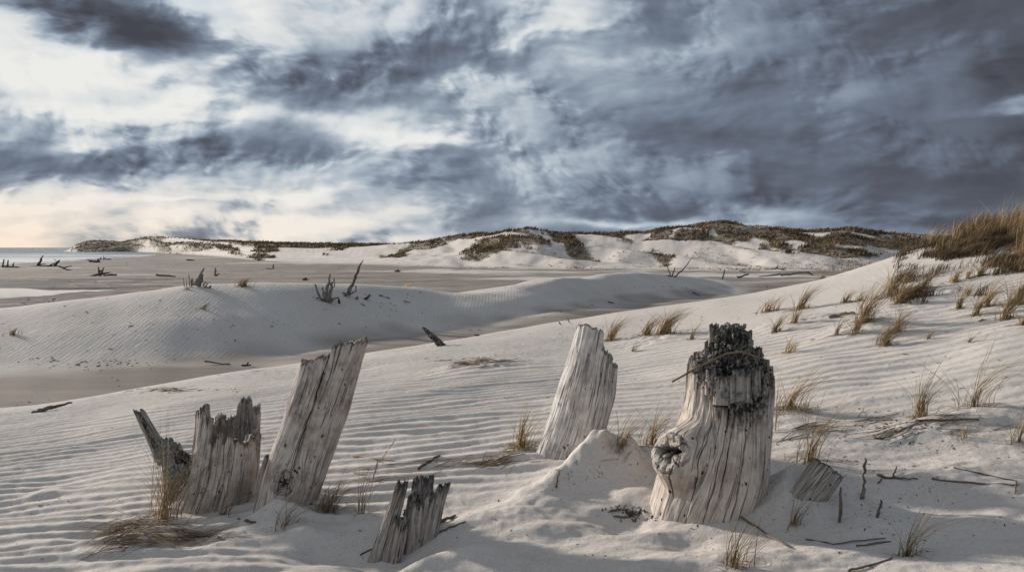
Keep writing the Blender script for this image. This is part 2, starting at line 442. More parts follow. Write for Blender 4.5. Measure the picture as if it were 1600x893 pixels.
def make_sand():
    m, nt, b = new_mat('sand'); N = NT(nt)
    g = N.n('ShaderNodeNewGeometry').outputs['Position']
    wet = N.attr('wet'); veg = N.attr('veg'); mid = N.attr('mid')
    big = N.noise(g, 0.35, 4, 0.55); med = N.noise(g, 6.0, 4, 0.6)
    grain = N.noise(g, 260, 2, 0.8); spk = N.voro(g, 95)
    c = N.mix(N.remap(big, 0.3, 0.7), (0.565, 0.515, 0.472), (0.655, 0.612, 0.57))
    c = N.mix(N.math('MULTIPLY', N.remap(med, 0.5, 0.72), 0.35, clamp=True), c, (0.47, 0.40, 0.335))
    c = N.mix(N.remap(grain, 0.32, 0.68), N.mix(0.30, c, (0.20, 0.16, 0.13)), N.mix(0.16, c, (0.9, 0.85, 0.8)))
    c = N.mix(N.remap(N.noise(g, 45, 4, 0.75), 0.5, 0.68, 0, 0.30), c, (0.30, 0.245, 0.20))
    # sparse dark grains and bits of bark
    c = N.mix(N.math('MULTIPLY', N.remap(spk, 0.10, 0.06), N.remap(N.noise(g, 3.1, 2), 0.55, 0.62), clamp=True), c, (0.10, 0.075, 0.055))
    # wet, silty flats: streaked with darker bands
    st = N.noise(N.vmath('MULTIPLY', g, (0.05, 0.28, 0.3)), 1.0, 6, 0.62)
    wc = N.mix(N.remap(st, 0.35, 0.62), (0.12, 0.097, 0.082), (0.24, 0.20, 0.168))
    wc = N.mix(N.remap(N.noise(g, 1.1, 5, 0.7), 0.58, 0.7, 0, 0.45), wc, (0.12, 0.095, 0.08))
    wc = N.mix(N.remap(wet, 1.0, 1.25), wc, (0.12, 0.10, 0.088))
    c = N.mix(N.math('MULTIPLY', wet, 0.92, clamp=True), c, wc)
    vn = N.noise(g, 0.9, 5, 0.7)
    vc = N.mix(N.remap(vn, 0.35, 0.6), (0.055, 0.042, 0.028), (0.15, 0.115, 0.07))
    c = N.mix(N.math('MULTIPLY', veg, 0.8, clamp=True), c, vc)
    nt.links.new(c, b.inputs['Base Color'])
    b.inputs['Roughness'].default_value = 0.95
    nt.links.new(N.remap(wet, 0.9, 1.3, 0.95, 0.5), b.inputs['Roughness'])
    b.inputs['Specular IOR Level'].default_value = 0.2
    # ripples of the middle dune, too fine for the sheet itself
    wv = N.n('ShaderNodeTexWave', wave_type='BANDS', bands_direction='X'); 
    N.put(wv.inputs['Vector'], N.vmath('MULTIPLY', g, (1.0, 0.75, 1.0)))
    wv.inputs['Scale'].default_value = 1.9; wv.inputs['Distortion'].default_value = 3.0; wv.inputs['Detail'].default_value = 3; wv.inputs['Detail Scale'].default_value = 1.3
    lump = N.noise(N.vmath('MULTIPLY', N.vmath('ADD', g, N.vmath('MULTIPLY', N.n('ShaderNodeNewGeometry').outputs['Position'], (0, 0, 0))), (1.0, 0.42, 1.0)), 2.6, 5, 0.65)
    hh = N.math('MULTIPLY', N.math('ADD', N.math('MULTIPLY', wv.outputs['Fac'], 0.10), lump), mid)
    n0 = N.bump(hh, 0.7, 0.05)
    n1 = N.bump(N.noise(g, 16, 6, 0.7), 0.7, 0.016, n0)
    n2 = N.bump(grain, 0.55, 0.004, n1)
    nt.links.new(n2, b.inputs['Normal'])
    return m

def make_wood(name, light, mid_, dark, brown=0.3, bump=1.0):
    m, nt, b = new_mat(name); N = NT(nt)
    gr = N.attr('grain', True); crack = N.attr('crack'); rot = N.attr('rot'); lich = N.attr('lich')
    v1 = N.vmath('MULTIPLY', gr, (1.0, 0.045, 1.0))
    fine = N.noise(v1, 150, 4, 0.7, 0.15)
    v2 = N.vmath('MULTIPLY', gr, (1.0, 0.09, 1.0))
    med = N.noise(v2, 38, 4, 0.6, 0.3)
    blot = N.noise(gr, 7, 5, 0.65); blot2 = N.noise(gr, 19, 4, 0.7)
    hair = N.noise(N.vmath('MULTIPLY', gr, (1.0, 0.03, 1.0)), 90, 2, 0.5, 0.5)
    c = N.mix(N.remap(fine, 0.39, 0.61), mid_, light)
    c = N.mix(N.remap(med, 0.52, 0.66, 0, 0.75), c, dark)
    c = N.mix(N.remap(blot, 0.45, 0.66, 0, min(1, brown * 1.6)), c, (0.20, 0.145, 0.105))
    c = N.mix(N.remap(N.noise(N.vmath('MULTIPLY', gr, (1.0, .3, 1.0)), 12, 5, .7), 0.55, 0.66, 0, .55), c, (0.12, 0.098, 0.084))
    c = N.mix(N.remap(blot2, 0.58, 0.72, 0, 0.45), c, light)
    c = N.mix(N.remap(hair, 0.37, 0.32, 0, 0.85), c, (0.035, 0.028, 0.024))
    pit = N.voro(N.vmath('MULTIPLY', gr, (1.0, 0.6, 1.0)), 26)
    pm = N.math('MULTIPLY', N.remap(pit, 0.16, 0.10), N.remap(N.noise(gr, 9, 2), 0.46, 0.54), clamp=True)
    c = N.mix(pm, c, (0.03, 0.024, 0.02))
    # crumbled dark heartwood with pale lichen scales
    gp = N.n('ShaderNodeNewGeometry').outputs['Position']
    rn = N.noise(N.vmath('MULTIPLY', gp, (1, 1, .4)), 60, 4, 0.75)
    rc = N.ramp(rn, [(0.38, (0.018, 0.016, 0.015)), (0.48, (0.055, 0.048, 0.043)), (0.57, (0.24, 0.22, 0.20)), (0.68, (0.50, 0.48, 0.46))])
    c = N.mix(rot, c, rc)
    lv = N.voro(gp, 62, 'SMOOTH_F1'); ln = N.noise(gp, 24, 4, 0.7)
    lc = N.mix(N.remap(lv, 0.1, 0.45), (0.60, 0.61, 0.58), (0.25, 0.245, 0.225))
    c = N.mix(N.math('MULTIPLY', lich, N.remap(ln, 0.36, 0.46), clamp=True), c, lc)
    c = N.mix(N.math('MULTIPLY', crack, 1.0, clamp=True), c, (0.022, 0.017, 0.015))
    nt.links.new(c, b.inputs['Base Color'])
    b.inputs['Roughness'].default_value = 0.85; b.inputs['Specular IOR Level'].default_value = 0.25
    h = N.math('ADD', N.math('MULTIPLY', fine, 0.6), N.math('MULTIPLY', med, 0.8))
    h = N.math('SUBTRACT', h, N.math('ADD', N.math('MULTIPLY', pm, 1.0), N.remap(hair, 0.38, 0.30, 0, 1.0)))
    n1 = N.bump(h, 0.7 * bump, 0.005)
    n2 = N.bump(N.math('MULTIPLY', rn, N.math('MAXIMUM', rot, lich)), 1.0, 0.02, n1)
    nt.links.new(n2, b.inputs['Normal'])
    return m

def make_simple(name, c0, c1, rough=0.9, scale=30, trans=0.0, tint=True):
    m, nt, b = new_mat(name); N = NT(nt)
    g = N.n('ShaderNodeNewGeometry').outputs['Position']
    n = N.noise(g, scale, 4, 0.65)
    f = N.math('ADD', N.math('MULTIPLY', N.math('SUBTRACT', n, 0.5), 1.6), N.attr('tint') if tint else 0.5, clamp=True)
    nt.links.new(N.mix(f, c0, c1), b.inputs['Base Color'])
    b.inputs['Roughness'].default_value = rough; b.inputs['Specular IOR Level'].default_value = 0.2
    nt.links.new(N.bump(n, 0.6, 0.01), b.inputs['Normal'])
    if trans:
        out = [x for x in nt.nodes if x.type == 'OUTPUT_MATERIAL'][0]
        t = N.n('ShaderNodeBsdfTranslucent'); nt.links.new(N.mix(f, c0, c1), t.inputs[0])
        ms = N.n('ShaderNodeMixShader'); ms.inputs[0].default_value = trans
        nt.links.new(b.outputs[0], ms.inputs[1]); nt.links.new(t.outputs[0], ms.inputs[2]); nt.links.new(ms.outputs[0], out.inputs[0])
    return m

def make_water(name, col, rough, amp, scale, aniso=(1, 1, 1), foam=False):
    m, nt, b = new_mat(name); N = NT(nt)
    g = N.n('ShaderNodeNewGeometry').outputs['Position']
    v = N.vmath('MULTIPLY', g, aniso)
    n = N.noise(v, scale, 6, 0.6, 0.4)
    c = col
    if foam:
        fo = N.noise(N.vmath('MULTIPLY', g, (0.012, 0.05, 1)), 1.0, 6, 0.7)
        sepy = N.n('ShaderNodeSeparateXYZ'); nt.links.new(g, sepy.inputs[0])
        nearshore = N.remap(sepy.outputs[1], 260, 700, 0.24, 0.03)
        fm = N.remap(N.math('ADD', fo, nearshore), 0.60, 0.68)
        c = N.mix(fm, col, (0.62, 0.64, 0.65))
        nt.links.new(N.remap(fm, 0, 1, rough, 0.9), b.inputs['Roughness'])
        nt.links.new(c, b.inputs['Base Color'])
    else:
        b.inputs['Base Color'].default_value = (*col, 1); b.inputs['Roughness'].default_value = rough
    b.inputs['IOR'].default_value = 1.33
    nt.links.new(N.bump(n, 1.0, amp), b.inputs['Normal'])
    return m

M['sand'] = make_sand()
M['wood'] = make_wood('weathered_wood', (0.62, 0.56, 0.51), (0.40, 0.348, 0.31), (0.15, 0.122, 0.105), 0.4)
M['wood_tall'] = make_wood('weathered_wood_grey', (0.60, 0.55, 0.51), (0.39, 0.345, 0.315), (0.15, 0.125, 0.11), 0.45)
M['wood_pale'] = make_wood('bleached_wood', (0.74, 0.71, 0.68), (0.47, 0.44, 0.415), (0.16, 0.142, 0.13), 0.30)
M['wood_big'] = make_wood('weathered_wood_tan', (0.66, 0.59, 0.525), (0.45, 0.39, 0.34), (0.19, 0.155, 0.13), 0.35)
M['wood_dark'] = make_wood('dark_weathered_wood', (0.47, 0.43, 0.395), (0.25, 0.22, 0.195), (0.06, 0.05, 0.043), 0.3)
M['drift'] = make_simple('driftwood', (0.045, 0.036, 0.03), (0.19, 0.165, 0.145), 0.9, 14)
M['drift_pale'] = make_simple('pale_driftwood', (0.10, 0.085, 0.075), (0.36, 0.33, 0.30), 0.9, 14)
M['twig'] = make_simple('twig_bark', (0.06, 0.045, 0.036), (0.20, 0.155, 0.125), 0.9, 40)
M['grass'] = make_simple('marram_grass', (0.14, 0.125, 0.065), (0.62, 0.46, 0.26), 0.7, 6, 0.4)
M['fargrass'] = make_simple('dune_grass', (0.06, 0.045, 0.027), (0.30, 0.205, 0.105), 0.85, 0.4, 0.12)
M['crestgrass'] = make_simple('crest_grass', (0.045, 0.032, 0.02), (0.34, 0.23, 0.12), 0.8, 1.5, 0.15)
M['straw'] = make_simple('dead_straw', (0.10, 0.07, 0.045), (0.36, 0.26, 0.16), 0.8, 8, 0.1)
M['bark'] = make_simple('bark_bits', (0.03, 0.022, 0.018), (0.14, 0.10, 0.075), 0.9, 60)
M['sea'] = make_water('sea_water', (0.05, 0.075, 0.085), 0.22, 0.35, 1.0, (0.12, 0.35, 1), True)
M['pond'] = make_water('pond_water', (0.04, 0.045, 0.045), 0.05, 0.003, 1.0, (0.4, 1.2, 1))

# ------------------------------------------------------------------ sky, sun, camera
SUN_AZ = math.radians(-56); SUN_EL = math.radians(16)
def build_sky():
    w = bpy.data.worlds.new('World'); scene.world = w; w.use_nodes = True
    nt = w.node_tree; nt.nodes.clear(); N = NT(nt)
    out = N.n('ShaderNodeOutputWorld')
    d = N.n('ShaderNodeTexCoord').outputs['Generated']
    s = N.n('ShaderNodeSeparateXYZ'); nt.links.new(d, s.inputs[0])
    x, y, z = s.outputs
    az = N.math('ARCTAN2', x, y); el = N.math('ARCSINE', z)
    zc = N.math('ADD', N.math('MAXIMUM', z, 0.0), 0.22)
    pl = N.n('ShaderNodeCombineXYZ')
    nt.links.new(N.math('DIVIDE', x, zc), pl.inputs[0]); nt.links.new(N.math('DIVIDE', y, zc), pl.inputs[1])
    pv = pl.outputs[0]
    # angular vector for warping
    av = N.n('ShaderNodeCombineXYZ'); nt.links.new(az, av.inputs[0]); nt.links.new(el, av.inputs[1])
    warpn = N.n('ShaderNodeTexNoise'); N.put(warpn.inputs['Vector'], N.vmath('MULTIPLY', av.outputs[0], (3.2, 8.0, 1))); warpn.inputs['Scale'].default_value = 1.6
    warpn.inputs['Detail'].default_value = 5; warpn.inputs['Roughness'].default_value = 0.52
    wv = N.vmath('MULTIPLY', N.vmath('SUBTRACT', warpn.outputs['Color'], (0.5, 0.5, 0.5)), (0.24, 0.10, 0))
    av2 = N.vmath('ADD', av.outputs[0], wv)
    base = N.ramp(N.remap(az, math.atan(-800 / F), math.atan(800 / F)), [(0.0, 0.635), (0.35, 0.62), (0.52, 0.50), (0.75, 0.33), (1.0, 0.19)])
    back = N.remap(y, 0.35, -0.35)
    acc = N.mix(back, base, (0.54, 0.54, 0.54))
    acc = N.math('ADD', acc, 0.0)
    BL = [(130, 15, 170, 26, -.42), (260, 25, 110, 30, -.30), (60, 150, 90, 40, .10), (150, 100, 120, 28, .22), (190, 185, 120, 24, .22), (40, 160, 40, 20, -.18), (230, 150, 60, 10, -.12),
          (330, 170, 120, 22, .18), (400, 30, 60, 30, .18), (430, 108, 130, 26, -.34), (560, 108, 100, 24, -.26), (690, 55, 130, 34, -.22),
          (18, 130, 24, 10, -.25), (560, 190, 50, 24, .26), (665, 215, 80, 12, .34), (430, 168, 70, 16, .2), (60, 222, 90, 16, .22),
          (130, 268, 190, 26, -.28), (340, 245, 150, 28, -.22), (500, 268, 140, 30, -.18), (60, 297, 70, 4, .2), (260, 308, 70, 4, .22), (430, 302, 110, 6, .25),
          (120, 350, 260, 20, .16), (480, 338, 260, 9, .16), (880, 62, 85, 40, .26), (960, 132, 90, 24, .16), (1130, 150, 110, 26, .10),
          (740, 190, 90, 26, -.06), (1150, 210, 250, 18, -.09), (1510, 140, 150, 40, -.08), (1555, 181, 42, 5, .33), (1485, 353, 34, 9, .5),
          (960, 341, 110, 8, .26), (1080, 338, 50, 5, .16), (1150, 350, 260, 10, .15), (1440, 350, 80, 8, .12), (1180, 290, 260, 20, -.05), (300, 100, 60, 20, .12), (620, 30, 60, 20, .1), (1050, 60, 90, 30, .06)]
    for (px, py, wx, hy, a) in BL:
        ca = math.atan((px - 800) / F); ce = math.atan((386 - py) / F * math.cos(ca))
        v = N.vmath('MULTIPLY', N.vmath('SUBTRACT', av2, (ca, ce, 0)), (F / wx / 1.15, F / hy / 1.15, 0))
        g = N.math('EXPONENT', N.math('MULTIPLY', N.vmath('DOT_PRODUCT', v, v), -1.0))
        acc = N.math('MULTIPLY_ADD', g, a * (.72 if a < 0 else 1.05), acc)
    # cloud texture: large soft masses, and billows lit from the left (difference of the density towards the sun)
    n2 = N.noise(N.vmath('MULTIPLY', N.vmath('ADD', pv, wv), (1.0, 0.9, 1)), 2.2, 6, 0.55, 0.1)
    def warp(src, sc, det, ax, ay):
        sw = N.n('ShaderNodeTexNoise'); N.put(sw.inputs['Vector'], N.vmath('MULTIPLY', src, (1, 1.8, 1))); sw.inputs['Scale'].default_value = sc; sw.inputs['Detail'].default_value = det
        return N.vmath('ADD', src, N.vmath('MULTIPLY', N.vmath('SUBTRACT', sw.outputs['Color'], (.5, .5, .5)), (ax, ay, 0)))
    w1 = warp(warp(av.outputs[0], 4, 0, .12, .03), 13, 2, .038, .024)
    bv = N.vmath('MULTIPLY', w1, (1.0, 2.2, 1))
    def relief(v, sc, det, dl, ro):
        q0 = N.noise(v, sc, det, ro); q1 = N.noise(N.vmath('ADD', v, (-dl * .8, dl * .6, 0)), sc, det, ro)
        return q0, N.math('SUBTRACT', q0, q1)
    qa, ra = relief(bv, 4.4, 5, .030, .42)
    qb, rb = relief(N.vmath('MULTIPLY', w1, (1.0, 1.5, 1)), 22.0, 4, .010, .5)
    leftw = N.remap(az, 0.6, -0.35, 0.36, 1.0)
    crisp = N.math('SMOOTH_MIN', N.math('SMOOTH_MAX', N.math('MULTIPLY_ADD', qa, 7.0, -3.0), 0.0, .2), 1.0, .2)
    t = N.math('MULTIPLY', N.math('SUBTRACT', n2, 0.5), 0.18)
    t = N.math('ADD', t, N.math('MULTIPLY', N.math('SUBTRACT', crisp, 0.5), 0.27))
    t = N.math('ADD', t, N.math('MULTIPLY', ra, 1.9))
    edge = N.math('MULTIPLY', N.math('SUBTRACT', 1.0, N.math('ABSOLUTE', N.math('SUBTRACT', N.math('MULTIPLY', crisp, 2.0), 1.0))), 1.0, clamp=True)
    eb = N.math('ADD', 0.35, edge)
    t = N.math('ADD', t, N.math('MULTIPLY', N.math('MULTIPLY', N.math('SUBTRACT', qb, 0.5), 0.17), eb))
    t = N.math('ADD', t, N.math('MULTIPLY', N.math('MULTIPLY', rb, 1.1), eb))
    acc = N.math('MULTIPLY_ADD', t, leftw, acc)
    lowband = N.noise(N.vmath('MULTIPLY', av2, (2.6, 20, 1)), 1.5, 5, 0.5, 0.0)
    acc = N.math('ADD', acc, N.math('MULTIPLY', N.math('MULTIPLY', N.math('SUBTRACT', lowband, 0.5), 0.6), N.remap(el, 0.16, 0.02)))
    cl = N.ramp(acc, [(0.0, lin((72, 73, 82))), (0.16, lin((88, 93, 105))), (0.34, lin((114, 125, 142))), (0.50, lin((147, 160, 175))),
                      (0.62, lin((180, 192, 203))), (0.76, lin((220, 224, 226))), (0.95, lin((242, 242, 239)))])
    warm = N.math('MULTIPLY', N.remap(el, 0.085, 0.0), N.remap(az, 0.1, -0.55), clamp=True)
    cl = N.mix(warm, cl, N.mix(1.0, cl, (1.18, 0.97, 0.80), 'MULTIPLY'))
    # real sky behind thin gaps
    sky = N.n('ShaderNodeTexSky', sky_type='NISHITA'); sky.sun_disc = False
    sky.sun_elevation = SUN_EL; sky.sun_rotation = SUN_AZ
    gap = N.math('MULTIPLY', N.remap(n2, 0.52, 0.66), N.math('MULTIPLY', N.remap(acc, 0.5, 0.75, 0, 0.5), N.remap(el, 0.06, 0.16)), clamp=True)
    b1 = N.n('ShaderNodeBackground'); nt.links.new(sky.outputs[0], b1.inputs[0]); b1.inputs[1].default_value = 0.11
    b2 = N.n('ShaderNodeBackground'); nt.links.new(cl, b2.inputs[0]); b2.inputs[1].default_value = SKYK
    ms = N.n('ShaderNodeMixShader'); nt.links.new(gap, ms.inputs[0]); nt.links.new(b2.outputs[0], ms.inputs[1]); nt.links.new(b1.outputs[0], ms.inputs[2])
    nt.links.new(ms.outputs[0], out.inputs[0])
    w.cycles.sampling_method = 'MANUAL'; w.cycles.sample_map_resolution = 256
SKYK = 0.88
build_sky()
sd = bpy.data.lights.new('sun', 'SUN'); sd.energy = 5.2; sd.angle = math.radians(2.5); sd.color = (1.0, 0.91, 0.81)
so = bpy.data.objects.new('sun', sd); COL.objects.link(so)
sv = Vector((math.sin(SUN_AZ) * math.cos(SUN_EL), math.cos(SUN_AZ) * math.cos(SUN_EL), math.sin(SUN_EL)))
so.rotation_euler = sv.to_track_quat('Z', 'Y').to_euler(); so.location = sv * 50
cd = bpy.data.cameras.new('camera'); cd.sensor_width = 36; cd.lens = 36 * F / 1600; cd.clip_end = 20000; cd.clip_start = 0.05
co = bpy.data.objects.new('camera', cd); COL.objects.link(co); co.rotation_euler = (math.pi / 2 - PITCH, 0, 0)
scene.camera = co
scene.view_settings.view_transform = 'Standard'; scene.view_settings.look = 'None'
scene.view_settings.exposure = 0.1; scene.view_settings.gamma = 1
scene.cycles.max_bounces = 6; scene.cycles.diffuse_bounces = 3

# ------------------------------------------------------------------ ground and water
build_ground()
V = [(-9000, 180, SEA), (-60, 180, SEA), (-60, 9000, SEA), (-9000, 9000, SEA)]
tag(mesh_np('sea', np.array(V, float), np.array([[0, 1, 2, 3]]), M['sea'], smooth=False), kind='structure')
V = [(-130, 58, POND), (-30, 58, POND), (-30, 108, POND), (-130, 108, POND)]
tag(mesh_np('pond', np.array(V, float), np.array([[0, 1, 2, 3]]), M['pond'], smooth=False), kind='structure')
# ------------------------------------------------------------------ stumps
def hash_cells(theta, n, seed):
    """irregular splinters round the stem: position in the cell 0..1 and a random value per cell"""
    r = np.random.default_rng(seed)
    e = np.sort(r.random(n)) * 2 * np.pi
    e = np.concatenate([[e[-1] - 2 * np.pi], e, [e[0] + 2 * np.pi]])
    v = r.random(len(e))
    i = np.clip(np.searchsorted(e, theta, side='right') - 1, 0, len(e) - 2)
    return (theta - e[i]) / (e[i + 1] - e[i]), v[i]

def stump(Y0, secs, top, mat, name='stem', parent=None, origin=None, kd=0.9, N=520, M_=330, seed=1, wall=0.78, floor=None,
          jag=0.03, ncell=70, cracks=(), ncrack=14, crackdepth=1.0, knots=(), rotrim=0.02, rotin=1.0, lean=0.0, rough=1.0, lichens=(), holes=(), rotzones=()):
    """weathered hollow or solid stem. secs: (s, px, py, half width in px) from the buried foot (s=0) to the top (s=1);
    top: (angle in degrees, s) corners of the broken edge; angle 0 = right, 90 = back, 180 = left, 270 = towards the camera"""
    secs = sorted(secs); sk = np.array([q[0] for q in secs])
    C = np.array([P(q[1], q[2], Y0 + lean * q[0])[:] for q in secs]); R = np.array([q[3] for q in secs]) / F * Y0
    H = float(np.sum(np.linalg.norm(np.diff(C, axis=0), axis=1))); Rm = float(R.mean())
    def cen(s): return np.stack([pchip(sk, C[:, i], s) for i in range(3)], -1)
    def rad(s): return pchip(sk, R, s)
    th = np.linspace(0, 2 * np.pi, N, endpoint=False) + np.pi / 2
    thd = np.degrees(th) % 360
    tk = sorted((a % 360, s) for a, s in top)
    ta = np.array([tk[-1][0] - 360] + [a for a, _ in tk] + [tk[0][0] + 360]); ts = np.array([tk[-1][1]] + [s for _, s in tk] + [tk[0][1]])
    tops = np.interp(thd, ta, ts)
    pos, val = hash_cells(th % (2 * np.pi), ncell, seed)
    pos2, val2 = hash_cells(th % (2 * np.pi), ncell * 3, seed + 1)
    tops = tops - jag * (val * (0.35 + 0.65 * np.abs(pos * 2 - 1 + (val - .5)))) - jag * 0.45 * val2 * np.abs(pos2 * 2 - 1)
    cellr = (val - 0.5) * 0.009 + (val2 - 0.5) * 0.003
    T, J = np.meshgrid(th, np.linspace(0, 1, M_)); TO = np.tile(tops, (M_, 1))
    S = TO * J
    U = (T) * Rm; Vv = S * H
    r_ = np.random.default_rng(seed + 5)
    def circ(a, b): return np.abs((a - b + np.pi) % (2 * np.pi) - np.pi)
    # displacement in metres
    cx, cy = np.cos(T), np.sin(T)
    Dn = 0.0026 * fbm(cx * Rm * 60 + cy * Rm * 17, cy * Rm * 60 + Vv * 2.0, 3, seed + 2)
    Dn += 0.0034 * fbm(cx * Rm * 16 + Vv * 0.8, cy * Rm * 16 + 3, 3, seed + 3)
    Dn += 0.016 * fbm(cx * Rm * 4.5 + Vv * 1.2, cy * Rm * 4.5 - Vv * 0.9, 3, seed + 4)
    Dn = Dn * rough
    Dn += np.tile(cellr, (M_, 1)) * sm(0.35, 1.0, J) * rough
    crack = np.zeros_like(T)
    cl = list(cracks)
    for _ in range(ncrack):
        a = r_.uniform(170, 370); s0 = r_.uniform(0.05, 0.8)
        cl.append((a, s0, min(1.1, s0 + r_.uniform(0.12, 0.5)), r_.uniform(0.0014, 0.0034), r_.uniform(0.006, 0.014)))
    for k, (a, s0, s1, w, dp) in enumerate(cl):
        tc = math.radians(a) + (0.010 / Rm) * fbm(S * H * 5 + 10 * k, S * 0 + k * 3.3, 3, seed + 9) + 0.25 * 0.0
        prof = np.clip(np.sin(np.pi * np.clip((S - s0) / (s1 - s0), 0, 1)), 0, 1) ** 0.6
        if s1 > 1.0: prof = np.where(S > 0.5 * (s0 + s1), 1.0, prof)
        d = circ(T, tc) * Rm
        ww = w * prof * (0.6 + 0.5 * fbm(S * H * 12, S * 0 + k, 2, seed + 13) ) + 1e-5
        g = np.exp(-(d / np.maximum(ww, 1e-5)) ** 2) * (prof > 0.02)
        Dn -= g * dp * crackdepth
        crack = np.maximum(crack, g * 1.0)
    knotv = np.zeros_like(T)
    gU = U.copy(); gV = Vv.copy()
    for (a, s, kr, pr, hollow) in knots:
        du = ((T - math.radians(a) + np.pi) % (2 * np.pi) - np.pi) * Rm; dv = (S - s) * H * 0.85
        d0 = np.sqrt(du ** 2 + dv ** 2) / kr; ang = np.arctan2(dv, du)
        d = d0 * (1 + 0.16 * fbm(np.cos(ang) * 1.2 + a, np.sin(ang) * 1.2, 3, seed + 17))
        gU -= du * 0.85 * np.exp(-(d0 / 1.7) ** 2); gV += kr * .5 * np.sin(d * 12) * (d < 1)
        Dn += pr * (np.exp(-(d / 1.15) ** 2) if pr < .04 else (1 - sm(0.7, 2.1, d)))
        if hollow:
            rad_cr = (np.abs(np.sin(ang * 2.5 + 1.3 + 1.6 * fbm(d * 2.2, ang * 0 + a, 2, seed + 18))) < 0.13) * (d < .95) * (d > .2)
            hm = 1 - sm(0.14 + .12 * (kr < .03), 0.46, d + 0.38 * fbm(np.cos(ang) * 1.5, np.sin(ang) * 1.5, 3, seed + 19))
            big = kr > .03
            Dn -= hollow * hm + big * (0.006 * rad_cr + 0.008 * np.exp(-((d - 0.98) / 0.07) ** 2) + 0.012 * (1 - sm(.5, 1, d))) + 0.003 * np.exp(-((d - 1.35) / 0.06) ** 2) - big * .004 * fbm(du * 60, dv * 60, 3, seed + 20) * (d < 1)
            crack = np.maximum(crack, np.maximum(hm, big * np.maximum(0.75 * rad_cr, 0.6 * np.exp(-((d - 0.98) / 0.05) ** 2) * sm(-.6, .4, fbm(np.cos(ang) * 2, np.sin(ang) * 2, 2, seed + 21)))))
            knotv = np.maximum(knotv, (1 - sm(0.85, 1.05, d)) * (1.0 if big else .6))
    for (a, s, wr, hh, dp) in holes:   # slots rotted through the side
        d = np.maximum(circ(T, math.radians(a)) * Rm / wr, np.abs(S - s) * H / hh) + 0.25 * fbm(cx * 12, S * 25, 3, seed + 23)
        g = 1 - sm(0.75, 1.0, d)
        Dn -= g * dp; crack = np.maximum(crack, g)
    rot = sm(rotrim, rotrim * 0.25, (TO - S) + rotrim * 0.5 * fbm(U * 30, Vv * 8, 2, seed + 6)) * 0.8 if rotrim > 0 else np.zeros_like(T)
    lich = np.zeros_like(T)
    for (a, s, wa, ws) in lichens:
        d = np.sqrt((circ(T, math.radians(a)) / math.radians(wa)) ** 2 + ((S - s) / ws) ** 2) + 0.5 * fbm(U * 18, Vv * 18, 3, seed + 25)
        lich = np.maximum(lich, 1 - sm(0.7, 1.0, d))
    for (a, s, wa, ws, dp) in rotzones:
        d = np.sqrt((circ(T, math.radians(a)) / math.radians(wa)) ** 2 + ((S - s) / ws) ** 2) + 0.35 * fbm(U * 14, Vv * 14, 4, seed + 27)
        g = 1 - sm(0.75, 1.0, d)
        Dn -= g * dp * (1.0 + 0.8 * fbm(U * 30, Vv * 30, 4, seed + 29)); rot = np.maximum(rot, g)
    tan = cen(np.clip(S + 0.02, 0, 1.0).ravel()) - cen(np.clip(S - 0.02, 0, 1.0).ravel())
    tan /= np.linalg.norm(tan, axis=1)[:, None] + 1e-9
    e1 = np.stack([tan[:, 2], 0 * tan[:, 0], -tan[:, 0]], -1); e1 /= np.linalg.norm(e1, axis=1)[:, None] + 1e-9
    e2 = np.cross(tan, e1)   # towards +Y for an upright stem
    e2 *= np.sign(e2[:, 1:2] + 1e-9)
    def place(S_, T_, R_, frame=None):
        c = cen(S_.ravel())
        a, b_ = frame
        return c + a * (R_.ravel() * np.cos(T_.ravel()))[:, None] + b_ * (kd * R_.ravel() * np.sin(T_.ravel()))[:, None]
    RR = rad(S.ravel()).reshape(S.shape) + Dn
    outer = place(S, T, RR, (e1, e2))
    # inner surface
    K = 46
    fr = np.concatenate([np.linspace(0.985, wall, 8), np.full(14, wall) - np.linspace(0, 0.04, 14), np.linspace(wall - 0.05, 0.02, K - 22)])
    T2, FR = np.meshgrid(th, fr); TO2 = np.tile(tops, (K, 1))
    jj = np.arange(K)[:, None] * np.ones((1, N))
    if floor is None:
        mid = float(np.average(tops))
        S2 = mid + (TO2 - mid) * np.clip(FR / 0.95, 0, 1)
        S2 = S2 - 0.02 * sm(1, 0.7, FR)
    else:
        fl = floor(np.degrees(T2) % 360, FR) if callable(floor) else floor + 0 * T2
        S2 = np.where(jj < 8, TO2 - 0.01 * jj / 8, np.where(jj < 22, TO2 + (fl - TO2) * sm(7, 22, jj), fl))
        S2 = np.minimum(S2, np.maximum(TO2 - 0.002 * jj, fl))
    base_n = fbm(np.cos(T2) * FR * Rm * 30, np.sin(T2) * FR * Rm * 30, 4, seed + 30)
    S2 = S2 + 0.02 * base_n * (jj > 2) * rough
    R2 = (rad(np.clip(S2, 0, 1).ravel()).reshape(S2.shape) + Dn[-1][None, :] * sm(0.6, 1.0, FR)) * FR * (1 + 0.03 * np.tile(val2, (K, 1)))
    tan2 = cen(np.clip(S2 + 0.02, 0, 1).ravel()) - cen(np.clip(S2 - 0.02, 0, 1).ravel()); tan2 /= np.linalg.norm(tan2, axis=1)[:, None] + 1e-9
    f1 = np.stack([tan2[:, 2], 0 * tan2[:, 0], -tan2[:, 0]], -1); f1 /= np.linalg.norm(f1, axis=1)[:, None] + 1e-9
    f2 = np.cross(tan2, f1); f2 *= np.sign(f2[:, 1:2] + 1e-9)
    inner = place(S2, T2, R2, (f1, f2))
    V = np.concatenate([outer, inner]); rows = M_ + K
    idx = np.arange(rows * N).reshape(rows, N); nx = np.roll(idx, -1, axis=1)
    fc = np.stack([idx[:-1], nx[:-1], nx[1:], idx[1:]], -1).reshape(-1, 4)
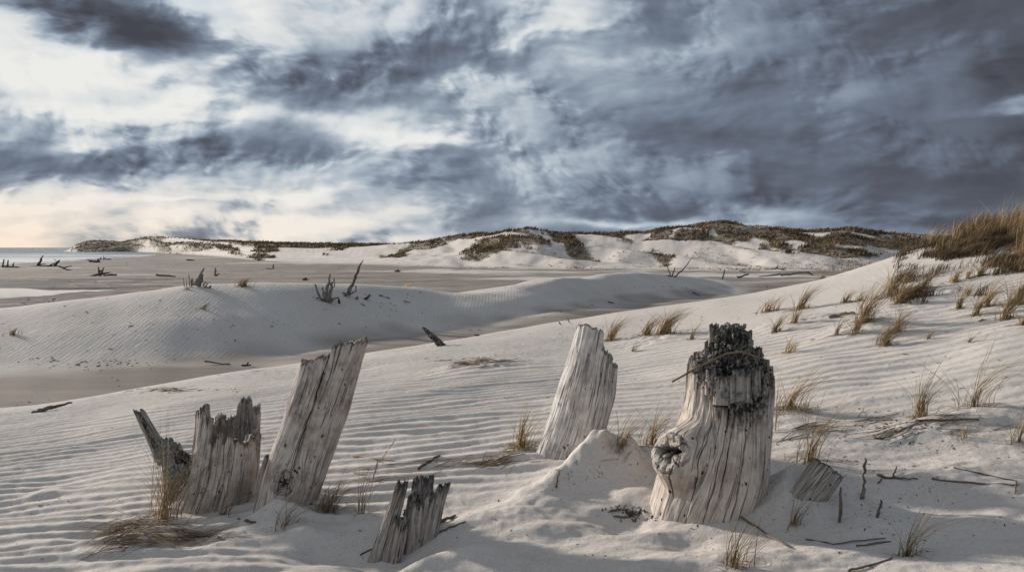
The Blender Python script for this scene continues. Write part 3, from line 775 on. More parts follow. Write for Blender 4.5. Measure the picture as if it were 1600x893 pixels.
    gu = np.concatenate([gU.ravel(), (T2 * Rm * FR).ravel()]); gv = np.concatenate([gV.ravel(), (S2 * H).ravel()])
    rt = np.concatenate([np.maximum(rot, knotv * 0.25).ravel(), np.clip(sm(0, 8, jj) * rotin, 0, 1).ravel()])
    ck = np.concatenate([crack.ravel(), np.zeros(K * N)]); li = np.concatenate([lich.ravel(), np.zeros(K * N)])
    org = np.array(origin[:]) if origin is not None else np.zeros(3)
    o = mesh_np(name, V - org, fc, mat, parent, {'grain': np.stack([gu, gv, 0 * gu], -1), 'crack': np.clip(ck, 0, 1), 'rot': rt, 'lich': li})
    if parent is None: o.location = org
    return o

def lumps(name, centre, size, mat, parent, origin, seed=0, n=90, blocky=0.25, attr=(0, 1, 0)):
    """crumbled lump of heartwood or lichen-covered root"""
    th = np.linspace(0, 2 * np.pi, n * 2, endpoint=False); ph = np.linspace(0.02, np.pi - 0.02, n)
    T, Pp = np.meshgrid(th, ph)
    d = np.stack([np.cos(T) * np.sin(Pp), np.sin(T) * np.sin(Pp), np.cos(Pp)], -1)
    q = fbm(d[..., 0] * 4 + d[..., 2] * 2.1, d[..., 1] * 4 - d[..., 2] * 3, 5, seed)
    cellx = np.floor(d[..., 0] * 6 + q); celly = np.floor(d[..., 1] * 6 + 2 * d[..., 2]); cellz = np.floor(d[..., 2] * 5)
    hh = np.sin(cellx * 12.9 + celly * 78.2 + cellz * 37.7) * 43758.5; hh = hh - np.floor(hh)
    r = 1 + 0.22 * q + blocky * (hh - 0.5)
    V = d * r[..., None] * np.array(size)
    V = V.reshape(-1, 3) + np.array(centre[:]) - np.array(origin[:])
    idx = np.arange(V.shape[0]).reshape(n, n * 2); nx = np.roll(idx, -1, axis=1)
    fc = np.stack([idx[:-1], idx[1:], nx[1:], nx[:-1]], -1).reshape(-1, 4)
    z = np.zeros(len(V))
    return mesh_np(name, V, fc, mat, parent, {'grain': V, 'crack': z + attr[0], 'rot': z + attr[1], 'lich': z + attr[2]})

def thing(name, loc, label, cat, group=None):
    o = bpy.data.objects.new(name, None); COL.objects.link(o); o.location = loc
    o.empty_display_size = 0.1
    tag(o, label, cat, group); return o

def stem_part(parent, name, mat, Y0, a, b, w0, w1, seed, jag=0.05, origin=None, ncell=24, tops=None, N=160, M_=140, kd=0.8, **k):
    return stump(Y0, [(0, a[0], a[1], w0), (0.5, (a[0] + b[0]) / 2, (a[1] + b[1]) / 2, (w0 + w1) / 2), (1, b[0], b[1], w1)], tops or [(0, 1), (180, .95)],
                 mat, name, parent, origin, kd, N, M_, seed, 0.7, None, jag, ncell, **{**dict(ncrack=4, rough=0.6), **k})

# 1 jagged stump on the left, with its lichened root and broken spar
g = hit(350, 790); Y = g.y + 0.12; o1 = Vector((g.x, Y, g.z))
t = thing('tree_stump', o1, 'broad grey stump with jagged comb-like top and lichened root, leftmost of the big ones', 'tree stump')
stump(Y, [(0, 322, 862, 62), (0.25, 332, 800, 60), (0.5, 348, 740, 53), (0.75, 356, 685, 50), (1.0, 360, 622, 48)],
      [(180, .68), (192, .70), (201, .72), (203, .93), (207, .97), (214, .955), (220, .94), (226, .935), (228, .99), (233, 1.0), (238, .985), (243, 1.0), (249, .96), (252, .95), (253, .83), (256, .81), (262, .80), (268, .83), (276, .84),
       (278, .80), (284, .81), (286, .845), (292, .84), (298, .80), (306, .80), (314, .785), (322, .79), (326, .83), (336, .82), (344, .80), (352, .83), (0, .84), (12, .82), (22, .80),
       (30, .83), (32, .96), (38, .985), (46, .97), (50, .95), (51, .88), (56, .89), (60, .98), (66, 1.0), (74, .99), (80, 1.0), (86, .985), (90, .97), (92, .90), (104, .88), (120, .90), (140, .86), (160, .74)],
      M['wood'], 'stem', t, o1, seed=3, wall=0.80, floor=lambda a, f: 0.62 + 0 * a, rotin=0.5, jag=0.06, ncell=40, ncrack=16,
      cracks=[(262, 0.05, 1.05, .0028, .02), (283, 0.2, 1.0, .0022, .014), (300, .35, 1.0, .0018, .012), (240, .4, 1.05, .002, .012), (316, .1, .9, .002, .012), (226, .02, .5, .003, .015)],
      holes=[(213, 0.50, 0.020, 0.10, 0.055)], rotrim=0.03, lichens=[(250, .20, 14, .05)])
stem_part(t, 'root_flare', M['wood'], Y - .06, (272, 838), (318, 745), 34, 14, 21, 0.10, o1, tops=[(0, .98), (180, .9)], ncrack=6, kd=0.7)
stem_part(t, 'lichened_root', M['wood_dark'], Y - .01, (292, 800), (262, 694), 30, 17, 22, 0.05, o1, lichens=[(250, .6, 70, .35), (270, .95, 90, .15)], rotzones=[(270, .15, 90, .2, .01), (330, .6, 40, .4, .01)], rough=1.6)
lumps('lichen_clump', P(259, 705, Y - .02), (.065, .055, .075), M['wood_dark'], t, o1, 4, 80, .35, (0, .1, 1))
lumps('lichen_clump', P(284, 748, Y - .06), (.085, .055, .085), M['wood_dark'], t, o1, 5, 80, .35, (0, .1, 1))
stem_part(t, 'broken_branch', M['wood_dark'], Y - .02, (255, 716), (213, 634), 13, 7.5, 23, 0.10, o1, tops=[(0, .93), (180, 1), (120, .98), (90, .85)], rotzones=[(280, .5, 26, .6, .004)])
stem_part(t, 'side_root', M['wood_dark'], Y - .02, (332, 745), (272, 700), 11, 5, 24, 0.08, o1, rotzones=[(270, .5, 90, .5, .004)])

# 2 tall leaning slab
g = hit(455, 780); Y = g.y + 0.10; o2 = Vector((g.x, Y, g.z))
t = thing('tree_stump', o2, 'tall stump leaning right with slanted splintered top, long dark crack and round knot', 'tree stump')
stump(Y, [(0, 428, 852, 49), (0.3, 461, 740, 46), (0.6, 495, 640, 45.5), (0.85, 519, 565, 45), (1.0, 536, 508, 44)],
      [(0, .985), (345, .99), (338, 1.0), (330, .985), (322, .99), (310, .965), (300, .972), (290, .955), (282, .96), (272, .935), (267, .925), (264, .885), (258, .90), (240, .865), (225, .845), (212, .825), (205, .80), (200, .835), (190, .84),
       (180, .80), (150, .82), (120, .85), (90, .9), (60, .94), (30, .97)],
      M['wood_tall'], 'stem', t, o2, seed=9, kd=0.75, jag=0.022, ncell=60, ncrack=12, rough=0.75,
      cracks=[(267, .33, 1.1, .0055, .03), (300, .1, .5, .0015, .008), (240, .4, .9, .0013, .008)],
      knots=[(262, .285, .062, .012, .016), (241, .43, .016, .002, .012), (305, .52, .022, .002, .02), (300, .40, .009, 0, .012), (247, .58, .010, 0, .008), (310, .62, .010, 0, .012)],
      rotrim=0.012, rotin=0.5)
stem_part(t, 'splinter', M['wood_dark'], Y + .03, (402, 772), (421, 708), 8, 4, 25, 0.08, o2)

# 3 low splayed stump, several rotten staves round one hollow
Y = 4.05; g = P(640, 850, Y); o3 = Vector((g.x, Y, gz(g.x, Y)))
t = thing('tree_stump', o3, 'small dark rotten stump of splayed upright staves in a sand hollow', 'tree stump')
staves = [((584, 900), (632, 741), 17, 10.5, -.03), ((604, 895), (624, 800), 11, 8, -.06), ((616, 890), (632, 815), 10, 6.5, -.07), ((628, 865), (646, 764), 12, 8, .01), ((640, 868), (653, 775), 12, 10, -.01),
          ((646, 850), (656, 737), 8, 5.5, .07), ((662, 850), (671, 738), 12, 12, .09), ((653, 858), (675, 762), 11, 6.5, 0.0), ((665, 862), (694, 748), 15, 9.5, .02), ((668, 850), (683, 768), 10, 7, .05), ((640, 850), (652, 782), 12, 8, .05)]
for k, (a, b, w0, w1, dy) in enumerate(staves):
    stem_part(t, 'stave', M['wood_dark'], Y + dy, a, b, w0, w1, 40 + k, 0.13, o3, ncell=14, N=130, M_=130, kd=0.6, ncrack=9, rotrim=.12, rough=1.3)
lumps('rotten_core', P(655, 815, Y + .05), (.075, .05, .13), M['wood_dark'], t, o3, 7, 50, .3)

# 4 pale stump behind the sand drift
Y = 5.25; o4 = Vector((P(880, 720, Y).x, Y, gz(P(880, 720, Y).x, Y)))
t = thing('tree_stump', o4, 'pale bleached stump with stepped broken top behind a sand drift', 'tree stump')
stump(Y, [(0, 850, 800, 50), (0.25, 882, 726, 47.5), (0.43, 901, 672, 46), (0.6, 915, 620, 45), (0.79, 927, 565, 38), (1.0, 938, 506, 33)],
      [(180, .985), (190, .98), (205, .99), (230, 1.0), (245, .985), (262, .992), (276, .98), (279, .96), (281, .89), (290, .87), (296, .885), (301, .86), (304, .80), (309, .86), (316, .85), (319, .77), (325, .72), (329, .78), (334, .81), (344, .80), (350, .815), (358, .80), (6, .74), (20, .70),
       (35, .78), (60, .87), (75, .93), (90, .96), (130, .98), (160, .975)],
      M['wood_pale'], 'stem', t, o4, seed=14, kd=0.85, jag=0.022, ncell=64, ncrack=14, rough=0.9,
      cracks=[(301, .25, 1.05, .0030, .02), (318, .5, 1.0, .0035, .02), (333, .6, .95, .003, .02), (215, .2, .95, .0016, .01), (228, .3, .9, .0015, .01), (285, .72, .95, .003, .014)],
      knots=[(272, .345, .020, .010, .022), (242, .24, .014, .002, .010), (208, .545, .014, .004, .010)], rotrim=0.008, rotin=0.6)

# 5 the big stump with a knot on its left and a charred, crumbling top
g = hit(1085, 815); Y = g.y + 0.22; o5 = Vector((g.x, Y, g.z))
t = thing('tree_stump', o5, 'big thick stump with crumbled black top and hollow knot, right of the sand drift', 'tree stump')
stump(Y, [(0, 1086, 860, 84), (0.16, 1096, 812, 84), (0.35, 1115, 748, 84), (0.55, 1131, 680, 73), (0.75, 1138, 630, 67), (1.0, 1143, 556, 63)],
      [(180, .99), (195, .97), (210, .985), (222, .94), (228, .90), (234, .93), (240, .86), (246, .82), (252, .80), (258, .775), (266, .76), (275, .755), (284, .77), (292, .78), (300, .80), (308, .84), (314, .88), (322, .95), (335, .94), (350, .98), (0, .97), (20, 1.0), (50, 1.01), (90, 1.03), (130, 1.02), (160, 1.0)],
      M['wood_big'], 'stem', t, o5, seed=18, kd=0.9, wall=0.86, N=760, M_=460, floor=lambda a, f: 0.80 + 0.16 * sm(.05, .45, .5 + .5 * np.sin(np.radians(a)) * f) , jag=0.06, ncell=60, ncrack=16, rough=1.1, rotrim=0.11,
      cracks=[(238, .1, .9, .0035, .022), (256, .05, .8, .0030, .018), (263, .3, .8, .0028, .018), (281, .1, .8, .0048, .028), (296, .4, .85, .0028, .018), (312, .2, .9, .003, .02), (325, .3, 1.0, .0024, .014), (340, .2, 1.0, .003, .016)],
      knots=[(330, .5, .012, 0, .01), (211, .455, .092, .13, .06)], rotzones=[(276, .80, 50, .045, .018), (226, .94, 16, .06, .018), (322, .93, 26, .07, .012)])
# crumbled heartwood rising inside
r_ = random.Random(5)
core = MB()
stump(Y + .03, [(0, 1143, 610, 58), (.4, 1142, 570, 58), (.6, 1141, 545, 47), (.8, 1143, 520, 35), (1, 1145, 500, 26)],
      [(0, .86), (30, .92), (90, 1.0), (150, .88), (180, .78), (210, .84), (240, .90), (270, .93), (300, .97), (330, .91)],
      M['wood_dark'], 'charred_core', t, o5, seed=30, kd=.9, N=300, M_=150, jag=.14, ncell=34, ncrack=14, rough=2.6, rotzones=[(k * 40, .6, 60, .7, .016) for k in range(9)], rotrim=.1)
for k, (x, y, h, w, dy) in enumerate([(1103, 572, 42, 4.5, 0.03), (1113, 575, 74, 7, .05), (1118, 570, 66, 6, .04), (1153, 560, 48, 12, .06), (1164, 560, 46, 9, .04), (1142, 565, 62, 13, .09), (1130, 570, 60, 10, .09),
                                       (1187, 580, 40, 4, .0), (1195, 590, 30, 8, -.02), (1090, 585, 30, 7, -.02), (1152, 620, 45, 12, -.17), (1128, 625, 40, 14, -.185), (1166, 622, 46, 9, -.165), (1110, 610, 38, 9, -.15), (1182, 612, 42, 8, -.12), (1140, 622, 38, 9, -.19)]):
    stem_part(t, 'splinter', M['wood_dark'], Y + dy, (x, y + 6), (x + 1, y - h), w, w * .75, 60 + k, 0.10, o5, ncell=12, N=90, M_=70, kd=0.7, ncrack=3, rotrim=.25, rough=.8)
def crust(parent, name, org, spots, mat, lichv, seed):
    """crumbly crust: one mesh of many angular crumbs"""
    r = np.random.default_rng(seed); V = []; Fc = []; nv = 0; rr = []; rmin = .35 if lichv < .3 else .2
    ico = [(-1, .5, 0), (1, .5, 0), (-1, -.5, 0), (1, -.5, 0), (0, -1, .6), (0, 1, .6), (0, -1, -.6), (0, 1, -.6), (.6, 0, -1), (.6, 0, 1), (-.6, 0, -1), (-.6, 0, 1)]
    icf = [(0, 11, 5), (0, 5, 1), (0, 1, 7), (0, 7, 10), (0, 10, 11), (1, 5, 9), (5, 11, 4), (11, 10, 2), (10, 7, 6), (7, 1, 8), (3, 9, 4), (3, 4, 2), (3, 2, 6), (3, 6, 8), (3, 8, 9), (4, 9, 5), (2, 4, 11), (6, 2, 10), (8, 6, 7), (9, 8, 1)]
    for (x, y, dy, sx, sy, sd, n, s0) in spots:
        for _ in range(n):
            g1 = np.clip(r.normal(0, .5, 3), -.8, .8)
            c0 = np.array(P(x + g1[0] * sx, y + g1[1] * sy, Y + dy + g1[2] * sd)[:])
            s = s0 * (.3 + 1.4 * r.random() ** 3) * np.array([r.uniform(.6, 1.2), r.uniform(.6, 1.2), r.uniform(.5, 1.7)])
            q = np.array(ico) * (1 + .3 * r.normal(0, .5, (12, 3))) * s
            a = r.uniform(0, 6.28); R = np.array([[math.cos(a), -math.sin(a), 0], [math.sin(a), math.cos(a), 0], [0, 0, 1]])
            V.append(q @ R.T + c0); rr.append(r.uniform(rmin, 1.0));  Fc += [(i + nv, j + nv, k + nv) for i, j, k in icf]; nv += 12
    V = np.concatenate(V) - np.array(org[:]); z = np.zeros(len(V))
    return mesh_np(name, V, np.array(Fc), mat, parent, {'grain': V * 1.0, 'crack': z, 'rot': np.repeat(rr, 12), 'lich': z + lichv}, False)
crust(t, 'charred_crust', o5, [(1146, 522, .05, 22, 18, .09, 260, .011), (1146, 545, .02, 34, 14, .12, 260, .011), (1112, 562, -.02, 20, 14, .14, 110, .012), (1165, 558, .0, 24, 16, .12, 110, .012), (1094, 572, -.02, 16, 12, .12, 110, .009), (1180, 562, .0, 16, 14, .12, 110, .010), (1140, 514, .05, 16, 7, .06, 60, .009), (1140, 605, -.16, 46, 22, .03, 60, .007), (1190, 580, -.02, 12, 12, .10, 50, .010), (1140, 575, -.04, 44, 10, .10, 90, .011)], M['wood_dark'], 0.2, 3)
rr_ = random.Random(8)
rim = [(x, 622 - 16 * ((x - 1150) / 50) ** 2 + rr_.uniform(-9, 7), -.205 + .07 * ((x - 1146) / 50) ** 2, 13, rr_.uniform(8, 20), .035, rr_.randint(3, 12), .010) for x in range(1094, 1204, 7)]
crust(t, 'lichen_crust', o5, rim, M['wood_dark'], 0.45, 4)
# 6 sawn-looking dark block lying half buried on the right
g = hit(1272, 768); Y = g.y; o6 = Vector((g.x, Y, g.z))
o = stump(Y, [(0, 1222, 828, 25), (.5, 1260, 776, 25), (1, 1298, 724, 25)], [(180, .96), (240, .97), (300, .99), (0, .98), (90, .96)], M['wood_dark'], 'wood_block', None, o6,
          kd=.8, N=240, M_=140, seed=51, jag=.06, ncell=30, ncrack=14, rotin=.3, rough=.8)
tag(o, 'short dark grey chunk of wood half buried in shaded sand right of the big stump', 'wood chunk')
# 7 dark green-grey pointed log at the dune edge
g = hit(688, 541); Y = g.y; o7 = Vector((g.x, Y, g.z))
o = stump(Y, [(0, 700, 552, 7), (.5, 679, 528, 6), (1, 658, 508, 2.0)], [(180, .98), (0, .9), (270, .96)], M['wood_dark'], 'driftwood_log', None, o7,
          kd=.8, N=120, M_=90, seed=53, jag=.06, ncell=14, ncrack=6, rough=1.6, rotzones=[(90 * k, .6, 60, .8, .01) for k in range(4)])
tag(o, 'dark pointed log sticking out at the near dune edge between tall and pale stumps', 'driftwood log')

# ------------------------------------------------------------------ distant snags: prongs (foot px, py, tip px, py, width at foot, width at tip)
def snag(label, cat, prongs, foot, mat='drift', name='driftwood_snag', group=None, rough=0.14):
    g = hit(*foot); mb = MB()
    for (x0, y0, x1, y1, w0, w1) in prongs:
        n = 7; dy = random.uniform(-.0015, .0015) * g.y
        a = P(x0, y0, g.y + dy); b = P(x1, y1, g.y + dy * 1.3)
        off = [Vector((random.uniform(-1, 1), random.uniform(-1, 1), random.uniform(-1, 1))) * (w0 * .14 / F * g.y) for _ in range(n)]
        pts = [a.lerp(b, i / (n - 1)) + off[i] * (0 < i < n - 1) for i in range(n)]
        mb.tube(pts, [max(.35, w0 + (w1 - w0) * i / (n - 1)) * .5 / F * g.y for i in range(n)], 7, random.uniform(.1, .6), rough, .8)
    o = mb.build(name, M[mat], None, False, g)
    return tag(o, label, cat, group)

snag('three dark posts and root at the far left edge of the beach by the surf', 'driftwood', [(4.5, 417, 6, 405, 3, 2), (12, 417, 13, 406, 3, 2), (3, 416, 30, 416.5, 3, 1.5), (20, 416, 22, 410, 3, 1)], (12, 417))
snag('dark stump with one curved arm leaning right beside the surf', 'driftwood', [(60, 414.5, 64, 404, 5, 3), (64, 404, 68, 399, 3, 1.5), (48, 416, 72, 415, 3, 1.5), (58, 414, 72, 412, 3, 1)], (60, 415))
snag('forked dark root stump lying along the wet beach', 'driftwood', [(86, 415, 92, 407, 5, 2), (90, 410, 84, 404, 1.5, .8), (91, 410, 93, 406, 3, 1.5), (70, 415.5, 93, 416, 3, 3), (78, 414, 88, 411, 3, 2)], (88, 416))
snag('dark forked log lying on the beach below the forked root', 'driftwood', [(92, 416, 113, 424, 3, 2), (98, 418, 112, 415.5, 2.5, 1.5), (104, 421, 113, 422, 2, 1.5)], (104, 422))
snag('dark spiky stump with a hollow crown and long log in the middle of the beach', 'driftwood', [(156, 431, 153, 416, 5, 1.5), (157, 431, 163, 417, 4, 1.2), (140, 431, 158, 428, 2.5, 5), (160, 428, 172, 425, 4, 2), (162, 430, 182, 429, 4, 3.5), (156, 424, 160, 422, 3, 3)], (158, 431))
snag('low dark logs at the edge of the foam', 'driftwood', [(137, 406, 152, 409, 2, 3), (140, 408, 156, 408, 3, 3.5), (153, 408, 153, 404, 3, 3)], (148, 409.5))
snag('thin dark branches rising behind the low logs near the foam', 'driftwood', [(155, 405.5, 172, 405, 1.5, 1.5), (156, 405, 158, 402, 2, 2), (162, 404, 162, 399, 1.5, 1), (162, 404, 166, 402, 2, 1), (166, 405, 173, 404.5, 2, 2)], (163, 405.5))
snag('grey log lying flat on the beach left of the row of posts', 'driftwood log', [(244, 429, 274, 432, 4, 3)], (258, 432.5), 'drift_pale', 'driftwood_log')
snag('row of thin dark posts with a thick pale leaning slab on the dune rim', 'driftwood stump', [(288, 448, 286.5, 434, 2, 1.2), (292, 448, 291, 436, 2, 1), (296, 447, 295, 427, 2.5, 1.2), (299, 447, 299, 436, 3, 2), (302, 446, 301, 435, 3, 2.5), (306, 446, 319, 419, 10, 3),
      (310, 446, 316, 428, 9, 6), (317, 446, 322, 440, 3, 2), (321, 447, 325, 442, 3, 2), (326, 449, 330, 446, 3, 2), (318, 448, 330, 449, 3, 2)], (305, 448), 'drift_pale', 'driftwood_stump')
snag('small pale stump behind the leaning slab on the flat', 'driftwood stump', [(336, 431, 337, 418, 5, 2.5), (338, 431, 343, 427, 3, 1.5)], (337, 431.5), 'drift_pale', 'driftwood_stump')
snag('thin dark post standing alone on the pale flat below the brown dune', 'post', [(427, 419.5, 427, 412.5, 2.2, 1.8), (415, 419.5, 427, 419.5, 1.2, 1.2)], (427, 420), 'drift', 'driftwood_post')
snag('dark flat piece of driftwood on the sand under the brown dune', 'driftwood', [(402, 406.5, 411, 405.5, 2, 1.5), (405, 406, 405, 401.5, .8, .6)], (406, 407))
snag('dark low log lying below the white dune foot at the left', 'driftwood log', [(292, 405.5, 304, 406.5, 3, 2)], (298, 407), 'drift', 'driftwood_log')
snag('dark lump of driftwood left of the mid-dune stump, on the brown flat', 'driftwood', [(473, 436, 482, 436.5, 4, 2), (476, 434.5, 479, 434, 2, 2)], (477, 437.5))
snag('dark lump of driftwood at the foot of the white dune in the middle', 'driftwood', [(617, 423.5, 626, 423.5, 3, 2), (620, 422, 623, 421, 2, 2)], (621, 424.5))
snag('cluster of dark splayed prongs on the shaded middle dune', 'driftwood stump', [(500, 465, 492, 443, 5, 2.5), (506, 466, 504, 448, 5, 3), (508, 466, 516, 428, 8, 3), (513, 466, 520, 440, 8, 4), (522, 440, 522, 435, 3, 2), (522, 449, 523, 441, 2, 1.5),
      (502, 468, 520, 468, 8, 8), (494, 465, 502, 466, 3, 3), (512, 472, 517, 472, 6, 5), (515, 470, 528, 464, 3, 3), (491, 469, 489, 463, 2, 2)], (508, 471), 'drift_pale', 'driftwood_stump')
snag('tall pointed grey stump leaning right on the middle dune', 'driftwood stump', [(543, 461, 555, 434, 8, 5), (555, 434, 562, 415, 5, 3.5), (562, 415, 568, 405.5, 3.5, 1), (546, 455, 552, 446, 5, 3), (536, 458, 546, 460, 4, 4), (546, 460, 556, 454, 3, 2.5), (556, 456, 556.5, 446, 3, 2.5),
      (529, 464, 541, 461, 2.5, 3)], (543, 463.5), 'drift_pale', 'driftwood_stump')
snag('short dark post stub right below the splayed prongs', 'driftwood', [(530, 473.5, 529, 465, 5, 3)], (530, 474))
snag('dark wedge of wood on the shaded dune right of the tall pointed stump', 'driftwood', [(572, 467, 578, 460, 5, 5), (569, 466.5, 576, 464, 4, 3)], (573, 468))
snag('small dark bits of root just left of the dark wedge', 'driftwood', [(555, 466, 559, 463, 3, 2), (558, 467.5, 560, 464, 2, 2)], (558, 468))
snag('thin stick lying on the shaded dune below the wedge', 'stick', [(565.5, 474, 571, 477.5, 2, 1.2)], (568, 477.5), 'drift', 'driftwood_stick')
snag('dark bark pieces strung out on the shaded dune right of the wedge', 'driftwood', [(593, 460.5, 598, 461.5, 3, 2), (605, 464, 609, 466, 2, 1.5), (597, 462, 606, 465, 1, 1)], (600, 464))
snag('small thin stick at the right of the shaded dune bark', 'stick', [(631, 470, 642, 472, 2, 1)], (636, 472.5), 'drift', 'driftwood_stick')
snag('forked bare branches rising from the pale dune rim', 'driftwood', [(1048, 431.5, 1042, 414.5, 2.5, 1.5), (1050, 432, 1054.5, 419, 2.5, 2), (1054, 432.5, 1070, 418, 3, 2.2), (1070, 418, 1082, 401, 2.2, 1), (1041, 430, 1049, 431.5, 2.5, 2.5)], (1051, 432.5), 'drift', 'driftwood_branch')
snag('dark slanted post at the end of the middle dune', 'post', [(1128.5, 436, 1132.5, 421, 2.8, 2)], (1129, 437), 'drift', 'driftwood_post')
snag('pale log propped up at the right end of the middle dune', 'driftwood log', [(1152, 433.5, 1170, 428, 4, 3), (1151, 432, 1158, 432, 3, 3)], (1156, 435), 'drift_pale', 'driftwood_log')
snag('short flat log behind the propped log', 'driftwood log', [(1155, 422, 1165, 426, 1.8, 1.2)], (1160, 426), 'drift', 'driftwood_log')
snag('long bare root and branch lying on the white sand at the far dune foot', 'driftwood', [(1198, 421.5, 1215, 419, 1, 2), (1213, 419, 1216, 414, 4, 1.5), (1215, 419, 1238, 424, 2, 1.2), (1222, 420.5, 1226, 419, 2, 2)], (1216, 422))
snag('long dark driftwood trunk lying across the flat behind the near dune', 'driftwood log', [(1186, 432, 1220, 428, 1.5, 4), (1220, 429.5, 1262, 425, 5, 4.5), (1262, 425, 1270, 430, 4, 2)], (1230, 433), 'drift_pale', 'driftwood_log')
snag('small dark twig on the shaded slope of the middle dune', 'stick', [(950, 471, 960, 473.5, 2.5, 1.2)], (956, 474), 'drift', 'driftwood_stick')
snag('dark stick at the right foot of the middle dune', 'stick', [(1082, 456.5, 1095, 462, 2.8, 1)], (1088, 462), 'drift', 'driftwood_stick')
snag('two short dark stubs in the valley left of the pale stump', 'driftwood', [(876, 507, 873, 502, 3, 1.5), (890, 504, 886, 496, 2.5, 1)], (882, 506))
snag('dark lump at the near dune edge right of the pointed log', 'driftwood', [(741, 523.5, 749, 523, 3.5, 3)], (745, 525))
snag('slender log lying in the valley left of the tall stump', 'driftwood log', [(320, 564, 360, 569.5, 3.5, 1.8)], (340, 569), 'drift', 'driftwood_log')
snag('small dark root in the valley close to the tall stump', 'driftwood', [(378, 570, 392, 570, 4, 3), (386, 570, 388, 565, 3, 2)], (385, 572))
snag('broken dark log lying on the rippled sand at the far left', 'driftwood log', [(51, 644, 80, 636, 8, 8), (80, 636, 112, 628.5, 7, 3.5)], (75, 643), 'drift', 'driftwood_log')
# ------------------------------------------------------------------ twigs on the sand: polylines laid on the ground, lift in px at the points
def twig(label, cat, pts, r, name='twig', mat='twig', group=None, extra=(), lift=None):
    mb = MB()
    gs = [hit(x, y) for x, y in pts]
    lifts = lift or [0.4] * len(pts)
    def line(gs, lifts, r):
        q = [g + Vector((0, 0, r / F * g.y * 0.6 + l * g.y / F)) for g, l in zip(gs, lifts)]
        out = []; rr = []
        for i in range(len(q) - 1):
            for k in range(5):
                t = k / 5; p = q[i].lerp(q[i + 1], t); j = q[i].y / F * r * 0.85
                out.append(p + Vector((random.uniform(-j, j), random.uniform(-j, j), random.uniform(-j, j) * .6))); rr.append(r * q[i].y / F * (1 - .5 * (i + t) / len(q)) * random.uniform(.85, 1.15))
        out.append(q[-1]); rr.append(r * .45 * q[-1].y / F)
        mb.tube(out, rr, 6, random.uniform(.25, .7), .12)
    line(gs, lifts, r)
    for (pp, lf) in extra: line([hit(x, y) for x, y in pp], lf, r * .7)
    o = mb.build(name, M[mat], None, True, gs[0])
    return tag(o, label, cat, group)

twig('crooked grey stick standing in the shade right of the wood chunk', 'stick', [(1347, 780), (1349, 781), (1350, 783)], 3.2, 'stick', 'drift_pale', lift=[0, 35, 68])
twig('short dark stick standing in shaded sand below the wood chunk', 'stick', [(1312, 815), (1313, 812)], 2.6, 'stick', lift=[0, 52])
twig('small upright splinter left of the shadow middle', 'stick', [(1372, 808), (1376, 804)], 2.4, 'stick', lift=[0, 24])
twig('curved dark twig with hooked end lying in the stump shadow', 'twig', [(1370, 742), (1380, 747), (1400, 748), (1434, 749)], 2.2, extra=[([(1372, 755), (1378, 748)], [0, 1]), ([(1396, 744), (1401, 735)], [0, 6])])
twig('long thin twig lying in the stump shadow at the right edge', 'twig', [(1456, 748), (1480, 752), (1530, 756), (1592, 758)], 1.8, extra=[([(1490, 731), (1540, 742), (1588, 752)], [.5, .5, .5]), ([(1588, 752), (1586, 772)], [.5, .3])])
twig('long slanting twig in front of the big stump base', 'twig', [(1122, 784), (1150, 806), (1190, 830), (1235, 856)], 2.1, lift=[4, 3, 1, .5])
twig('long straight twig on the sand at the bottom right', 'twig', [(1258, 842), (1300, 850), (1384, 841)], 1.5)
twig('short straight twig below the long one at the bottom right', 'twig', [(1338, 853), (1392, 846)], 1.6)
twig('dark thick twig at the bottom edge right of centre', 'twig', [(1325, 892), (1360, 884), (1394, 872)], 2.0)
twig('weathered branch lying flat behind the chunk on the right slope', 'branch', [(1428, 657), (1470, 658), (1530, 656)], 2.2, 'branch')
twig('thin curved branch on the right slope below the tall grass', 'branch', [(1365, 684), (1380, 686), (1396, 680)], 1.6, 'branch')
twig('flat grey log lying between grass tufts on the upper right slope', 'driftwood log', [(1292, 497), (1310, 494), (1336, 491)], 3.2, 'driftwood_log', 'drift_pale')
twig('bare twig on the sand near the right grass tufts', 'twig', [(1530, 502), (1541, 500)], 1.4)
twig('small dark twig at the foot of the centre dune drift', 'twig', [(868, 762), (874, 742)], 1.5, lift=[0, 6])
twig('loose stick resting behind the small dark stump', 'stick', [(655, 735), (672, 724), (688, 714)], 2.6, 'stick', lift=[1, 4, 2])
twig('dark flat splinter lying right of the small dark stump', 'stick', [(686, 818), (712, 806)], 3.0, 'stick')
twig('thin twig at the right foot of the small dark stump', 'twig', [(686, 832), (710, 822), (728, 815)], 1.7)
twig('dark root lying at the foot of the small stump staves', 'root', [(634, 846), (654, 838)], 4.0, 'root')
twig('thin twig running down to the left of the small dark stump', 'twig', [(562, 868), (584, 856)], 1.4)
twig('dry bent stem arching across the big stump rim', 'stem', [(1050, 597), (1052, 597), (1054, 597)], 1.7, 'grass_stem', 'straw') if False else None
twig('long dry stalk lying on the sand below the left tufts', 'stalk', [(150, 844), (200, 820), (256, 800)], 1.6, 'dry_stalk', 'straw')
twig('small dark twig at the lower left of the tall stump', 'twig', [(340, 838), (353, 846)], 1.8)
twig('dark stick lying in front of the left stump', 'stick', [(372, 812), (400, 818), (384, 812)], 1.8, 'stick')
twig('straw coloured stalk lying behind the small stump', 'stalk', [(552, 712), (590, 718), (624, 722)], 1.6, 'dry_stalk', 'straw')
twig('curled brown root piece at the left of the big stump foot', 'root', [(952, 800), (966, 796), (984, 798), (996, 806)], 2.2, 'root', 'twig', extra=[([(958, 806), (976, 810), (992, 806)], [.5, 1, .5])])
twig('brown flat bark piece at the big stump foot', 'bark', [(978, 803), (990, 804)], 4.2, 'bark_piece', 'bark')
